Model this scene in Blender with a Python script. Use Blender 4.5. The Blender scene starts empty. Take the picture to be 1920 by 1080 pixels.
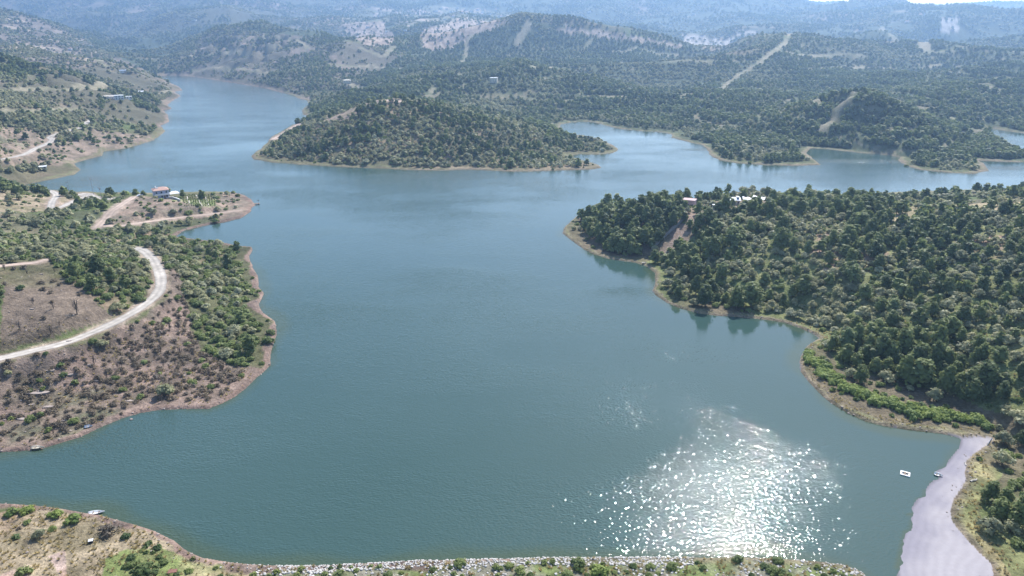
import bpy, math, random
import numpy as np
rng = np.random.default_rng(7); random.seed(7)
R = math.radians
C = bpy.context.scene.collection

# ------------------------------------------------------------------ camera numbers (also used to survey the plan from the photograph)
H, PITCH, F = 130.0, R(20.35), 1321.0
cP, sP = math.cos(PITCH), math.sin(PITCH)
def proj(x, y, z):
    fw = y*cP-(z-H)*sP; up = y*sP+(z-H)*cP
    fw = np.where(fw > 1, fw, 1e-3)
    return 960+F*x/fw, 540-F*up/fw
def ray(px, py):
    u, v = (px-960)/F, (py-540)/F
    return u, cP-v*sP, -sP-v*cP            # x, y, z per unit depth
def W(px, py, z=0.0):
    x, y, dz = ray(px, py); t = (z-H)/dz
    return (x*t, y*t)
def WD(px, py, D):                          # point at forward ground distance D
    x, y, dz = ray(px, py); t = D/y
    return (x*t, D, H+dz*t)

# ------------------------------------------------------------------ noise
_perm = rng.permutation(512).astype(np.int64); _val = rng.random(512)
def vnoise(x, y, s=0):
    xi = np.floor(x); yi = np.floor(y); fx = x-xi; fy = y-yi
    xi = xi.astype(np.int64); yi = yi.astype(np.int64)
    fx = fx*fx*fx*(fx*(fx*6-15)+10); fy = fy*fy*fy*(fy*(fy*6-15)+10)
    def h(a, b): return _val[_perm[(_perm[(a+s*37) & 511]+b) & 511]]
    a = h(xi, yi)*(1-fx)+h(xi+1, yi)*fx; b = h(xi, yi+1)*(1-fx)+h(xi+1, yi+1)*fx
    return (a*(1-fy)+b*fy)*2-1
def fbm(x, y, lam, oct=4, s=0):
    o = 0; a = 1.0; n = 0
    for k in range(oct):
        ca, sa = math.cos(k*1.1+s), math.sin(k*1.1+s)
        o = o+a*vnoise((x*ca-y*sa)/lam, (x*sa+y*ca)/lam, s+k); n += a; a *= .5; lam *= .5
    return o/n*1.5
def sstep(a, b, x):
    t = np.clip((x-a)/(b-a), 0, 1); return t*t*(3-2*t)

# ------------------------------------------------------------------ shorelines
far_px = [(-300,885),(0,848),(40,846),(75,843),(110,832),(150,819),(190,800),(230,784),(262,775),(300,769),(345,767),(390,767),(415,757),(440,744),(460,728),(480,709),
 (495,697),(508,684),(506,668),(511,650),(519,628),(518,610),(507,598),(492,586),(486,570),(495,552),(484,535),(482,518),(472,500),(468,480),(473,464),(455,462),
 (425,457),(395,452),(360,448),(328,444),(345,432),(380,424),(420,417),(450,409),(466,398),(477,384),(472,374),(458,366),(436,361),(400,360),(300,362),(200,362),(100,358),(62,351),(46,346),
 (60,343),(100,336),(140,327),(152,318),(136,307),(160,300),(192,292),(194,284),(225,280),(255,273),(285,264),(311,246),(300,236),(318,228),(313,214),(304,206),(322,204),(314,197),(322,190),(338,180),(326,172),(342,169),(336,163),(318,155),(300,149),(292,144),
 (310,141),(345,142),(385,147),(420,153),(460,159),(500,166),(530,174),(550,179),(560,185),(575,188),(580,195),(566,206),(568,214),(579,220),
 (572,228),(545,240),(512,257),(490,278),(470,293),(476,299),(510,304),(560,308),(620,312),(680,315),(740,317),(790,319),(830,320),(870,318),(910,319),(960,322),(1010,321),(1060,319),(1105,318),(1128,314),(1110,306),
 (1085,299),(1068,293),(1085,289),(1120,290),(1150,287),(1160,281),(1148,272),(1125,262),(1095,254),(1068,251),(1048,242),(1052,233),(1075,229),(1105,228),(1130,233),(1145,238),(1175,243),(1205,246),(1240,248),(1258,251),(1262,258),(1290,266),(1318,272),(1326,280),(1332,291),(1350,301),(1385,306),(1430,309),(1490,311),(1538,309),(1525,299),(1512,287),
 (1520,278),(1545,279),(1580,283),(1620,287),(1665,291),(1688,295),(1684,301),(1700,311),(1730,319),(1780,324),(1825,326),(1855,320),(1845,306),(1830,300),(1870,303),(1925,304),(1960,299),(1935,289),(1905,275),(1875,258),(1852,244),
 (1856,240),(1885,245),(1920,250),(2050,258),(2400,262)]
near_px = [(-300,930),(0,945),(60,948),(100,953),(135,960),(190,968),(250,984),(290,996),(325,1012),(350,1033),(380,1047),(430,1055),(500,1060),(560,1062),(620,1061),(700,1056),(800,1051),(900,1049),(1050,1047),(1200,1045),(1350,1046),(1470,1049),(1540,1054),(1585,1062),(1618,1075),(1640,1100),(1655,1140),(1672,1140),
 (1684,1100),(1678,1068),(1680,1040),(1688,1010),(1702,985),(1703,965),(1712,945),(1728,922),(1748,900),(1757,896),(1745,887),(1752,884),(1764,872),(1784,855),(1798,838),(1800,824),
 (1770,814),(1740,810),(1700,806),(1660,800),(1625,790),(1590,775),(1558,755),(1535,735),(1512,712),(1500,696),(1498,680),(1503,664),(1512,650),(1535,634),(1522,625),(1500,615),(1470,605),(1440,600),(1410,597),(1380,594),(1345,592),(1310,588),(1275,578),(1250,567),(1232,555),(1222,545),(1230,528),(1228,512),(1215,500),(1190,492),(1165,489),(1140,485),(1110,475),(1085,461),(1066,446),(1053,437),
 (1060,425),(1078,408),(1100,392),(1130,382),(1180,378),(1300,374),(1500,368),(1700,360),(1920,354),(2400,348)]
mud_px = [(1800,822),(1835,820),(1862,824),(1850,834),(1828,850),(1816,866),(1812,884),(1808,902),(1795,920),(1784,938),(1782,958),(1785,978),(1798,998),(1818,1020),(1840,1042),(1858,1058),(1864,1080),(1866,1150),(1660,1150)]
def Wl(l): return [W(*p) for p in l]
pf = Wl(far_px); far_poly = np.array(pf+[(30000, pf[-1][1]), (30000, 40000), (-30000, 40000), (-30000, pf[0][1])])
pn = Wl(near_px); near_poly = np.array(pn+[(6000, pn[-1][1]), (6000, -4000), (-30000, -4000), (-30000, pn[0][1])])
iA = near_px.index((1800,824)); iB = near_px.index((1672,1140))
dry_poly = np.array(pn[:iB]+Wl(mud_px)[::-1]+pn[iA+1:]+[tuple(p) for p in near_poly[-4:]])

def inside(poly, x, y):
    c = np.zeros(x.shape, bool); n = len(poly)
    for i in range(n):
        x0, y0 = poly[i-1]; x1, y1 = poly[i]
        if y0 == y1: continue
        k = ((y0 > y) != (y1 > y))
        c ^= k & (x < (x1-x0)*(y-y0)/(y1-y0)+x0)
    return c
def segdist(pts, x, y, closed=True, cap=400.0):
    d2 = np.full(x.shape, 1e12); n = len(pts)
    for i in range(0 if closed else 1, n):
        ax, ay = pts[i-1]; bx, by = pts[i]
        dx, dy = bx-ax, by-ay; L = dx*dx+dy*dy
        if L < 1e-9: continue
        t = np.clip(((x-ax)*dx+(y-ay)*dy)/L, 0, 1)
        e = (x-ax-t*dx)**2+(y-ay-t*dy)**2
        np.minimum(d2, e, out=d2)
    return np.sqrt(d2)
def sdf(poly, x, y):
    d = segdist(poly, x, y); return np.where(inside(poly, x, y), d, -d)

# ------------------------------------------------------------------ polar survey grid (fine in front of the valley, coarse behind)
th = np.concatenate([np.linspace(-180, -54, 26), np.linspace(-51, 51, 1180), np.linspace(54, 176, 25)])
th = np.radians(th)
lr = np.concatenate([np.linspace(math.log(6), math.log(95), 14)[:-1], np.linspace(math.log(95), math.log(900), 560)[:-1], np.linspace(math.log(900), math.log(16000), 360)])
NT, NR = len(th), len(lr)
TH, LR = np.meshgrid(th, lr, indexing='ij'); RR = np.exp(LR)
X = RR*np.sin(TH); Y = RR*np.cos(TH)

# control heights: (px, py, z) for near ground, (px, py, 'D', distance) for far ground
cz = [(0,672,16),(60,660,15.5),(180,622,15),(280,575,15),(306,530,17),(285,480,22),(265,466,24),(100,560,27),(0,500,32),(0,600,24),(200,440,22),(150,420,16),(240,380,14),(305,366,17),(175,425,14),(110,365,17),(0,358,22),(0,420,22),(360,361,16),(400,361,14),(440,364,9),(380,420,3),(400,520,9),(440,600,6),(400,690,7),(200,720,7),(350,400,7),(-300,600,30),(-300,450,40),(300,430,8),
 (50,290,15),(0,240,30),(100,265,15),(220,185,25),(0,200,45),(0,130,70),(100,150,45),(120,110,60),(60,80,95),(270,215,10),(250,250,6),(150,230,18),(-300,200,60),(-300,120,100),(60,320,6),
 (740,188,50),(690,190,47),(640,207,38),(560,235,20),(510,262,7),(850,200,45),(950,225,30),(1050,265,10),(650,270,19),(800,270,20),(950,290,12),(1000,300,8),(1120,278,7),
 (1600,172,56),(1700,205,40),(1800,250,18),(1450,262,15),(1780,285,13),(1560,240,20),(1650,230,32),(1400,280,9),
 (0,1000,8),(0,1080,13),(150,1020,7),(300,1060,5),(100,1000,7.5),(800,1080,3),(800,1300,13),(300,1300,15),(1300,1300,13),(1300,1080,4.5),(1620,1120,1.0),(-400,1100,20),
 (1150,420,14),(1180,385,22),(1290,385,27),(1400,378,30),(1600,373,34),(1800,370,40),(1920,360,44),(1400,480,18),(1600,480,26),(1800,480,33),(1900,480,36),(1600,600,14),(1800,600,22),(1900,600,26),(1700,700,8),(1900,700,17),(1900,780,9),(1900,850,5),(1900,1000,5),(1900,1080,6),(2200,700,32),(2200,1000,18),(2200,450,50),(2100,350,50),(1250,440,14),(1300,500,10),(1560,690,3.5)]
cd = [(60,34,3000),(130,58,2900),(200,98,2700),(0,33,3000),(-200,20,3000),(100,75,2500),
 (480,110,2000),(480,44,2600),(400,60,2700),(560,70,2500),(620,80,2300),(700,95,1950),(420,130,1900),(650,155,1480),(620,120,1750),(740,66,2600),(560,140,1600),(330,118,2400),(260,100,3000),(230,95,3600),
 (900,170,1150),(800,150,1300),(925,150,1350),(860,130,1550),(880,90,1900),(990,38,2300),(930,60,2150),(1060,50,2300),(1000,100,1900),(1000,170,1280),(960,200,1080),(1150,80,2100),(1100,160,1350),(1250,120,1650),(1200,200,1120),(1300,180,1200),(1350,170,1250),(1300,100,2000),(1400,120,1600),(1490,64,2050),(1540,62,2050),(1440,160,1250),(1520,130,1450),
 (1850,200,1080),(1800,130,1500),(1900,150,1350),(1700,110,1700),(1650,58,2600),(1600,86,2050),(1720,80,2300),(1900,70,2700),(1800,95,2100),(2200,80,2500),(2200,200,1100),
 (700,40,3300),(820,48,2900),(760,85,2300),(830,95,2100),(820,25,4300),(900,35,3300),(1100,30,4200),(1200,60,3400),(1320,70,3200),(1280,45,4000),(1400,50,3300),
 (300,40,3700),(420,28,3700),(150,15,4300),(350,10,4300),(600,15,4300),(960,8,4500),(1200,12,4500),(1400,22,4300),
 (1655,5,4600),(1580,14,4300),(1720,14,4400),(1780,20,4400),(1838,24,3700),(1790,30,3800),(1740,36,3900),(1900,22,3500),(1930,24,3400),(1860,50,3300),(1760,60,3200),(1600,40,4000),
 (1450,-4,5000),(1500,1,5200),(1560,6,5600),(1640,14,6400),(1760,14,6800),(1850,4,6400),(1930,-4,6000),(2200,-6,5600),(1200,-8,4800),(900,-8,4800),(500,-8,4800),(200,-8,4800),(-300,-8,4800)]
# skylines of the successive ridges; the ground falls away behind each
RIDGES = [(2300,[(890,60),(930,46),(960,39),(990,36),(1020,40),(1060,50),(1110,60),(1180,74),(1250,88)]), (2030,[(1330,104),(1400,92),(1450,76),(1492,63),(1545,62),(1600,74),(1650,88),(1700,96)]),
 (2500,[(310,84),(360,64),(400,53),(440,48),(480,44),(520,48),(570,60)]), (2250,[(600,70),(640,82),(680,96)]), (3000,[(-60,30),(0,33),(60,34),(110,48),(150,68),(190,94)]), (2500,[(1770,94),(1800,82),(1850,71),(1900,68),(1940,66)]),
 (3650,[(1745,38),(1790,37),(1815,29),(1838,23),(1862,30)]), (3450,[(1880,30),(1920,23),(1960,22)]), (4300,[(1560,26),(1600,15),(1640,10),(1655,4),(1672,10),(1700,15),(1735,20)]), (1000,[(900,205),(960,222)])]
rp = []
for D_, pl in RIDGES:
    for px_, py_ in pl:
        x_, y_, z_ = WD(px_, py_, D_); rp.append((x_, y_, z_)); rp.append((x_*1.17, y_*1.17, max(10, z_-.048*D_)))
spur = []
for (a0, b0, d0), (a1, b1, d1) in (((1350,166,1250),(1500,63,2030)), ((1543,245,805),(1600,171,900)), ((970,80,1900),(992,40,2290)), ((866,118,1600),(885,66,2150))):
    spur.append([WD(a0+(a1-a0)*t, b0+(b1-b0)*t, d0+(d1-d0)*t)[:2] for t in np.linspace(0, 1, 6)])
cp = [(*W(p[0], p[1], p[2]), p[2]) for p in cz]+[WD(*p) for p in cd]+rp
cp += [(*p, 3.0) for p in pf[::3]]+[(*p, 2.5) for p in pn[::3]]
for a in range(-170, 180, 20):
    if abs(a) > 50:
        for r_, z_ in ((60, 22), (400, 45), (2500, 130), (14000, 250)): cp.append((r_*math.sin(R(a)), r_*math.cos(R(a)), z_))
cp.append((0, 40, 22)); cp.append((30, 70, 18)); cp.append((-40, 70, 18))
cp = np.array(cp)
cth = np.arctan2(cp[:,0], cp[:,1]); clr = 0.5*np.log(cp[:,0]**2+cp[:,1]**2)
KT = 1.3
def kern(dt, dl): return np.sqrt((dt*KT)**2+dl*dl+1e-4)
A_ = kern(cth[:,None]-cth[None], clr[:,None]-clr[None]); n_ = len(cp)
M_ = np.zeros((n_+1, n_+1)); M_[:n_,:n_] = A_-np.eye(n_)*0.012; M_[n_,:n_] = 1; M_[:n_,n_] = 1
# heights are solved as z / sqrt(r): far hills and near banks weigh alike
sc = np.exp(clr*0.6)
sol = np.linalg.solve(M_, np.concatenate([cp[:,2]/sc, [0]]))
HC = np.full(TH.shape, sol[-1])
for i in range(n_): HC += sol[i]*kern(TH-cth[i], LR-clr[i])
HC *= np.exp(LR*0.6)

dfar = np.full(TH.shape, -1e3); m = RR > 120
dfar[m] = sdf(far_poly, X[m], Y[m])
m = RR < 1200
dn = np.full(TH.shape, -1e3); dn[m] = sdf(near_poly, X[m], Y[m])
dd = np.full(TH.shape, -1e3); dd[m] = sdf(dry_poly, X[m], Y[m])
wob = fbm(X, Y, 14, 3, 3)*np.clip(RR/260, .3, 3)*.9
DW = np.maximum(dfar, dn)                       # distance to open water, + on land
DL = np.maximum(dfar, dd)+wob*sstep(0, 12, np.abs(np.maximum(dfar, dd)) + 6)
mud = (dn > 0) & (DL < 0.0)
# rolling ground
nz = np.zeros(TH.shape)
for lam, amp in ((1500,.05),(900,.07),(520,.105),(300,.105),(150,.055),(70,.03)):
    wgt = sstep(lam*1.2, lam*3.0, RR)*amp*lam*(.55+.45*sstep(850, 1500, RR))
    rid = 1-2*np.abs(vnoise(X/lam+3.3, Y/lam-1.7, int(lam) % 31)); nz += wgt*.5*(rid-.25)
nz += fbm(X, Y, 34, 3, 5)*1.3*sstep(120, 300, RR)+fbm(X, Y, 7, 3, 9)*.32
for sp_ in spur[:1]: nz += 22*np.exp(-(segdist(sp_, X, Y, False)/130)**2)-9
HILLS = [(990,37,2300,330),(1838,24,3700,330),(1655,5,4600,230),(1715,14,4400,260),(1910,22,3450,420),(1495,64,2030,260),(480,44,2600,380),(60,33,3000,480),(1600,171,900,85),(740,187,842,75),(1650,57,2600,300),(1560,30,4100,500),(300,30,3700,350),(700,42,3300,320),(160,108,1700,170),(420,95,2150,260),(1180,66,2250,300),(1830,92,2000,240),(1400,118,1600,150),(1130,150,1350,120),(830,128,1550,140)]
for hx, hy, hd, hw in HILLS:
    x_, y_, z_ = WD(hx, hy, hd); e = np.exp(-((X-x_)**2+(Y-y_)**2)/(hw*hw)); i_ = np.argmin((X-x_)**2+(Y-y_)**2)
    tot = (np.maximum(HC, 0)+nz).ravel()[i_]; nz += e*(z_-tot)
kk = 1.2+.08*np.clip(HC, 0, 200)
slope = np.where(RR > 620, .42, .62)*(1+.35*fbm(X, Y, 40, 2, 11))
a_ = np.clip(slope*np.maximum(DL, 0)+.25, 0, 1e4); b_ = np.maximum(HC+nz, .8+.02*np.maximum(DL, 0))
q = np.clip((a_-b_)/kk, -40, 40)
Z = np.where(q > 0, b_-kk*np.log1p(np.exp(-q)), a_-kk*np.log1p(np.exp(q)))
Z = np.maximum(Z+kk*math.log(2)*np.exp(-np.abs(q)), .12)+fbm(X, Y, 3.2, 2, 21)*.16*sstep(.5, 4, DL)
Z = np.where(mud, np.clip(.03*DW, -.5, .5)+.055*fbm(X, Y, 6, 4, 2)*sstep(0, 2, DW+1.2), Z)
Z = np.where((DL < 0) & ~mud, np.maximum(-4.0, .5*np.maximum(DL, np.where(dn > 0, 0, DW))-.15), Z)
Z = np.where(RR < 95, np.maximum(Z, 3), Z)
Z = np.where(Z > 270, 270+45*np.tanh((Z-270)/45), Z); Z = np.where(RR > 8000, Z*(1-.7*sstep(8000, 12000, RR)), Z)

def gi(x, y):
    r_ = np.sqrt(x*x+y*y); t = np.arctan2(x, y)
    i = np.clip(np.searchsorted(th, t)-1, 0, NT-2); j = np.clip(np.searchsorted(lr, np.log(r_+1e-9))-1, 0, NR-2)
    fi = (t-th[i])/(th[i+1]-th[i]); fj = np.clip((np.log(r_+1e-9)-lr[j])/(lr[j+1]-lr[j]), 0, 1)
    return i, j, fi, fj
def samp(G, x, y):
    x = np.asarray(x, float); y = np.asarray(y, float)
    i, j, fi, fj = gi(x, y)
    return (G[i,j]*(1-fi)+G[i+1,j]*fi)*(1-fj)+(G[i,j+1]*(1-fi)+G[i+1,j+1]*fi)*fj
def ground(x, y): return float(samp(Z, x, y))
def pick(px, py, rmin=100):                     # where the sight line of a photo pixel meets the ground
    x, y, dz = ray(px, py); hl = math.hypot(x, y)
    r_ = np.exp(np.linspace(math.log(rmin), math.log(15000), 3500)); t = r_/hl
    zz = np.maximum(samp(Z, x*t, y*t), 0); below = np.nonzero(H+dz*t < zz)[0]
    k = below[0] if len(below) else len(r_)-1
    return x*t[k], y*t[k], float(zz[k])

# ------------------------------------------------------------------ roads: centre lines surveyed on the ground, ground levelled under them
def smooth_line(pts, step=2.0, it=3):
    p = np.array(pts)
    for _ in range(it):
        q_ = [p[0]]
        for a, b in zip(p[:-1], p[1:]): q_ += [a*.75+b*.25, a*.25+b*.75]
        q_.append(p[-1]); p = np.array(q_)
    s = np.concatenate([[0], np.cumsum(np.hypot(*np.diff(p[:,:2], axis=0).T))])
    n = max(3, int(s[-1]/step)); u = np.linspace(0, s[-1], n)
    return np.stack([np.interp(u, s, p[:,k]) for k in range(p.shape[1])], 1)
road_defs = [
 ('road', 'pale concrete road curving up the burnt hillside on the near left', 5.4, 'conc', [(-160,700),(-60,684),(0,672),(60,660),(120,645),(180,622),(235,597),(275,573),(297,552),(304,528),(298,506),(286,484),(268,469),(238,465)]),
 ('road', 'white gravel road along the top of the near left bank', 5.0, 'conc', [(-80,356),(0,358),(60,359),(96,362),(108,365),(98,378),(94,392),(108,391),(125,386),(146,375),(160,368),(168,365),(180,372),(196,373),(222,371)]),
 ('road', 'white gravel patch opening at the foot of the utility poles', 9.0, 'conc', [(150,364),(168,367),(178,372)]),
 ('track', 'pinkish dirt track running along the house headland to the point', 4.2, 'dirt', [(178,428),(230,425),(270,418),(320,410),(370,404),(420,399),(455,394)]),
 ('track', 'rutted dirt track climbing from the headland junction to the house', 6.0, 'dirt', [(182,428),(196,412),(208,397),(228,382),(252,370)]),
 ('road', 'pale gravel road winding across the slope over the left bay', 7.0, 'conc', [(-60,306),(0,304),(48,292),(54,285),(70,276),(104,264),(88,256),(120,247),(156,240),(158,232),(172,224)]),
 ('track', 'short pinkish dirt track at the left edge above the burnt clearing', 4.5, 'dirt', [(-90,503),(0,499),(35,495),(65,492),(96,488)]),
 ('track', 'tan dirt track along the ridge of the central peninsula', 9.5, 'dirt', [(512,262),(540,246),(566,233),(590,226),(612,219),(640,208),(668,198),(690,191),(715,189),(750,190),(775,193)]),
]
ROADS = []
for nm, lab, w, mt, px in road_defs:
    pts = [pick(*p) for p in px]; ln = smooth_line(pts)
    z = samp(Z, ln[:,0], ln[:,1]); k = min(25, len(z)//2*2-1); k = max(k, 3)
    zs = np.convolve(np.pad(z, k//2, mode='edge'), np.ones(k)/k, 'valid')[:len(z)]
    ln = np.column_stack([ln[:,0], ln[:,1], np.maximum(zs, .6)]); ROADS.append((nm, lab, w, mt, ln))
def level(ln, w, soft):
    global Z
    m = (X > ln[:,0].min()-30) & (X < ln[:,0].max()+30) & (Y > ln[:,1].min()-30) & (Y < ln[:,1].max()+30) & (DL > -1)
    xs, ys = X[m], Y[m]; best = np.full(xs.shape, 1e9); bz = np.zeros(xs.shape)
    for a, b in zip(ln[:-1], ln[1:]):
        dx, dy = b[0]-a[0], b[1]-a[1]; L = dx*dx+dy*dy+1e-9
        t = np.clip(((xs-a[0])*dx+(ys-a[1])*dy)/L, 0, 1); e = (xs-a[0]-t*dx)**2+(ys-a[1]-t*dy)**2
        k = e < best; best[k] = e[k]; bz[k] = (a[2]+t*(b[2]-a[2]))[k]
    wgt = 1-sstep(w/2+1.5, w/2+1.5+soft, np.sqrt(best)); Z[m] = Z[m]*(1-wgt)+bz*wgt
RD = np.full(TH.shape, 1e3)
for nm, lab, w, mt, ln in ROADS:
    level(ln, w*(1.4 if w > 6 else 1), 6); m = (RR < 1100)
    l2 = ln[::3, :2]
    bb = (X > l2[:,0].min()-20) & (X < l2[:,0].max()+20) & (Y > l2[:,1].min()-20) & (Y < l2[:,1].max()+20)
    RD[bb] = np.minimum(RD[bb], segdist(l2, X[bb], Y[bb], False)-w/2)

# pads levelled for buildings: (px, py, radius)
PADS = {}
def pad(key, px, py, rad):
    x, y, z = pick(px, py); z = max(z, .8)
    dist = np.hypot(X-x, Y-y); w = 1-sstep(rad, rad*1.9, dist); Z[:] = Z*(1-w)+z*w
    PADS[key] = (x, y, z); return x, y, z
pad('house', 303, 371, 8); pad('villa', 218, 187, 15); pad('cabin', 265, 176, 8); pad('shed_b', 190, 182, 8)
pad('long', 1372, 382, 9); pad('tent', 1412, 383, 9); pad('pink', 1292, 387, 7); pad('hut', 1341, 392, 4)
pad('farm1', 651, 157, 14); pad('farm2', 926, 155, 12)
# ------------------------------------------------------------------ plan of ground cover, surveyed from the photograph: name, nearest and farthest distance, outline
ZONES = [
 ('mudcreek', 150, 300, [(1500,600),(1550,632),(1520,640),(1500,625)]),
 ('clearing', 240, 420, [(0,498),(90,488),(110,505),(150,545),(215,590),(272,572),(180,608),(60,645),(0,660)]),
 ('burnt', 180, 420, [(-400,700),(0,684),(180,634),(275,592),(318,556),(318,490),(340,520),(356,600),(380,660),(440,690),(515,690),(430,760),(300,780),(150,830),(0,860),(-400,900)]),
 ('thicket', 240, 520, [(-200,445),(0,440),(240,438),(300,432),(335,446),(480,462),(490,590),(520,620),(512,684),(440,690),(385,662),(352,600),(330,520),(300,478),(270,458),(236,462),(238,478),(285,500),(294,540),(270,572),(215,588),(150,545),(110,505),(90,488),(0,496),(-200,500)]),
 ('olives', 330, 560, [(-300,400),(0,388),(90,398),(130,388),(180,376),(196,384),(190,410),(178,428),(260,426),(340,414),(410,404),(410,414),(340,436),(240,440),(-300,446)]),
 ('garden', 440, 600, [(318,360),(410,360),(405,384),(392,390),(360,384),(322,376)]),
 ('headland', 430, 640, [(182,425),(220,392),(256,366),(320,372),(400,386),(420,358),(490,358),(490,410),(340,440),(330,416),(260,424)]),
 ('fallow', 380, 640, [(-300,352),(0,350),(110,360),(180,368),(92,395),(-300,400)]),
 ('bareB', 600, 1000, [(0,300),(52,288),(60,278),(100,268),(150,262),(172,232),(230,225),(320,232),(300,256),(250,276),(200,286),(150,296),(110,310),(0,312)]),
 ('bareB', 620, 1000, [(0,235),(60,245),(92,262),(48,290),(0,298)]),
 ('hillB', 600, 2300, [(-300,150),(0,150),(200,120),(300,140),(345,165),(320,235),(172,226),(0,240),(0,345),(-300,345)]),
 ('greyB', 1500, 3600, [(-300,30),(0,30),(60,32),(130,56),(200,100),(250,120),(290,145),(200,125),(0,150),(-300,150)]),
 ('trackD', 700, 950, [(500,268),(560,232),(640,203),(690,185),(760,184),(830,190),(760,196),(690,200),(650,224),(600,232),(540,254)]),
 ('hillD', 640, 980, [(460,305),(560,232),(640,205),(700,186),(800,188),(960,225),(1060,260),(1180,262),(1180,300),(1140,325),(800,330)]),
 ('hillC', 1000, 2700, [(290,150),(300,110),(400,52),(620,72),(760,100),(620,200),(560,186),(420,155)]),
 ('cut', 1700, 3600, [(640,40),(720,42),(722,52),(740,62),(740,80),(720,88),(690,88),(650,60)]),
 ('cut', 1700, 3200, [(788,55),(800,52),(850,40),(930,36),(950,40),(920,58),(890,66),(850,90),(815,96),(792,92)]),
 ('field', 1700, 3300, [(800,52),(850,51),(846,56),(800,56)]), ('field', 1700, 3300, [(800,61),(835,60),(830,64),(800,64)]), ('field', 1700, 3300, [(893,48),(928,47),(928,51),(895,52)]),
 ('terraces', 2400, 5200, [(1280,64),(1300,65),(1360,76),(1400,56),(1425,56),(1420,62),(1380,72),(1365,90),(1340,104),(1310,98),(1282,88)]),
 ('terraces', 2400, 5200, [(1766,34),(1800,32),(1798,60),(1762,60)]),
 ('cut', 1500, 3600, [(1020,48),(1080,52),(1180,66),(1280,84),(1280,90),(1180,76),(1060,62)]),
 ('village', 2800, 6000, [(640,12),(760,18),(820,10),(960,24),(950,40),(840,44),(760,48),(640,38)]),
 ('greyfar', 2600, 9000, [(-300,-30),(700,-30),(640,60),(420,48),(200,80),(-300,30)]),
 ('forestE', 850, 3200, [(700,110),(760,90),(900,60),(990,36),(1200,70),(1400,110),(1500,62),(1620,84),(1760,96),(2900,40),(2900,330),(1480,330),(1250,260),(1040,250),(900,210),(620,210)]),
 ('capeE', 640, 960, [(1250,240),(1480,270),(1600,168),(1760,205),(1930,290),(1930,330),(1260,330)]),
 ('pinesF', 360, 520, [(1086,404),(1120,378),(1230,366),(1288,368),(1284,408),(1222,466),(1190,482),(1140,474),(1095,436)]),
 ('yardF', 360, 520, [(1286,372),(1440,366),(1440,384),(1345,396),(1330,415),(1290,450),(1240,480),(1222,474),(1284,408)]),
 ('knollF', 340, 520, [(1640,372),(1760,356),(2900,300),(2900,420),(1800,395),(1700,415),(1660,420)]),
 ('mixF', 260, 520, [(1215,490),(1250,478),(1345,398),(1440,382),(1640,372),(1665,430),(1640,520),(1500,560),(1400,575),(1260,560)]),
 ('standF', 190, 320, [(1570,680),(1600,640),(1760,630),(1800,690),(1900,750),(1900,775),(1840,762),(1720,724),(1620,698)]),
 ('bankF', 130, 240, [(1780,990),(1784,930),(1812,880),(1850,832),(1875,835),(1880,880),(1840,950),(1850,1010),(1890,1090),(1866,1090),(1800,1010)]),
 ('slopeF', 180, 520, [(1400,575),(1500,560),(1640,520),(1665,430),(1700,415),(1800,395),(2900,380),(2900,900),(1900,780),(1840,762),(1720,724),(1575,680),(1520,640)]),
 ('cornerF', 100, 220, [(1840,840),(2900,800),(2900,1150),(1880,1150),(1850,1010),(1845,950)]),
 ('greenG', 110, 190, [(205,1050),(240,1030),(300,1020),(345,1035),(400,1058),(500,1064),(470,1150),(180,1150)]),
 ('bareG', 110, 190, [(0,1005),(60,1000),(95,990),(125,1015),(135,1080),(120,1080),(90,1030),(60,1045),(40,1150),(-200,1150),(-200,1000)]),
 ('grassG', 90, 220, [(-300,930),(0,940),(200,962),(330,1008),(400,1060),(300,1200),(-300,1200)]),
 ('dam', 100, 165, [(400,1056),(650,1040),(1300,1035),(1640,1050),(1680,1150),(1680,1400),(300,1400)]),
]
BARE_LINES = [  # firebreaks and far tracks: pixel line, half width in metres
 ([(1350,166),(1372,150),(1400,132),(1430,112),(1455,96),(1475,80),(1500,62)], 5), ([(1543,245),(1556,230),(1570,208),(1585,188),(1600,174)], 5.5),
 ([(992,42),(986,56),(978,66),(970,80)], 10), ([(885,66),(876,78),(874,92),(866,118)], 5), ([(1655,53),(1668,66),(1680,75)], 12), ([(1712,74),(1728,90),(1745,100),(1760,100),(1772,95)], 11),
 ([(1100,86),(1110,74)], 6), ([(672,88),(690,95),(712,105)], 6), ([(724,106),(738,87)], 7), ([(495,69),(520,71),(548,77),(580,86),(575,94)], 6), ([(800,185),(806,175),(815,165)], 5),
 ([(785,165),(808,161)], 4), ([(655,157),(668,163),(680,165),(700,168)], 5), ([(850,138),(866,143)], 4), ([(864,165),(872,160)], 4), ([(1285,35),(1300,28)], 8), ([(160,108),(185,118),(200,124)], 7), ([(300,176),(340,170)], 3),
 ([(0,262),(40,272)], 2.5), ([(860,197),(885,194)], 4), ([(1400,206),(1440,220)], 1), ([(1060,190),(1110,178),(1170,182),(1230,174),(1290,180)], 5.0), ([(1000,128),(1060,122),(1120,126),(1170,118)], 6.0), ([(1240,118),(1290,112),(1340,116)], 6.0), ([(1520,130),(1600,124),(1680,130),(1760,122)], 6.0), ([(1640,160),(1720,168),(1800,160),(1880,168)], 5.0), ([(1470,190),(1530,196),(1590,186)], 4.0), ([(1700,205),(1760,214),(1820,232),(1860,244)], 4.0), ([(930,180),(960,176),(1000,186)], 4.0), ([(340,108),(400,100),(450,104),(520,96)], 7.0), ([(360,130),(430,128),(500,138)], 6.0), ([(20,170),(80,164),(140,172),(210,166)], 5.0), ([(0,212),(70,208),(140,204)], 4.0), ([(1480,100),(1560,98),(1620,106)], 7.5), ([(1150,98),(1210,96),(1270,104)], 7.5), ([(620,120),(660,126),(700,120),(760,128)], 6.0)]
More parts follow.
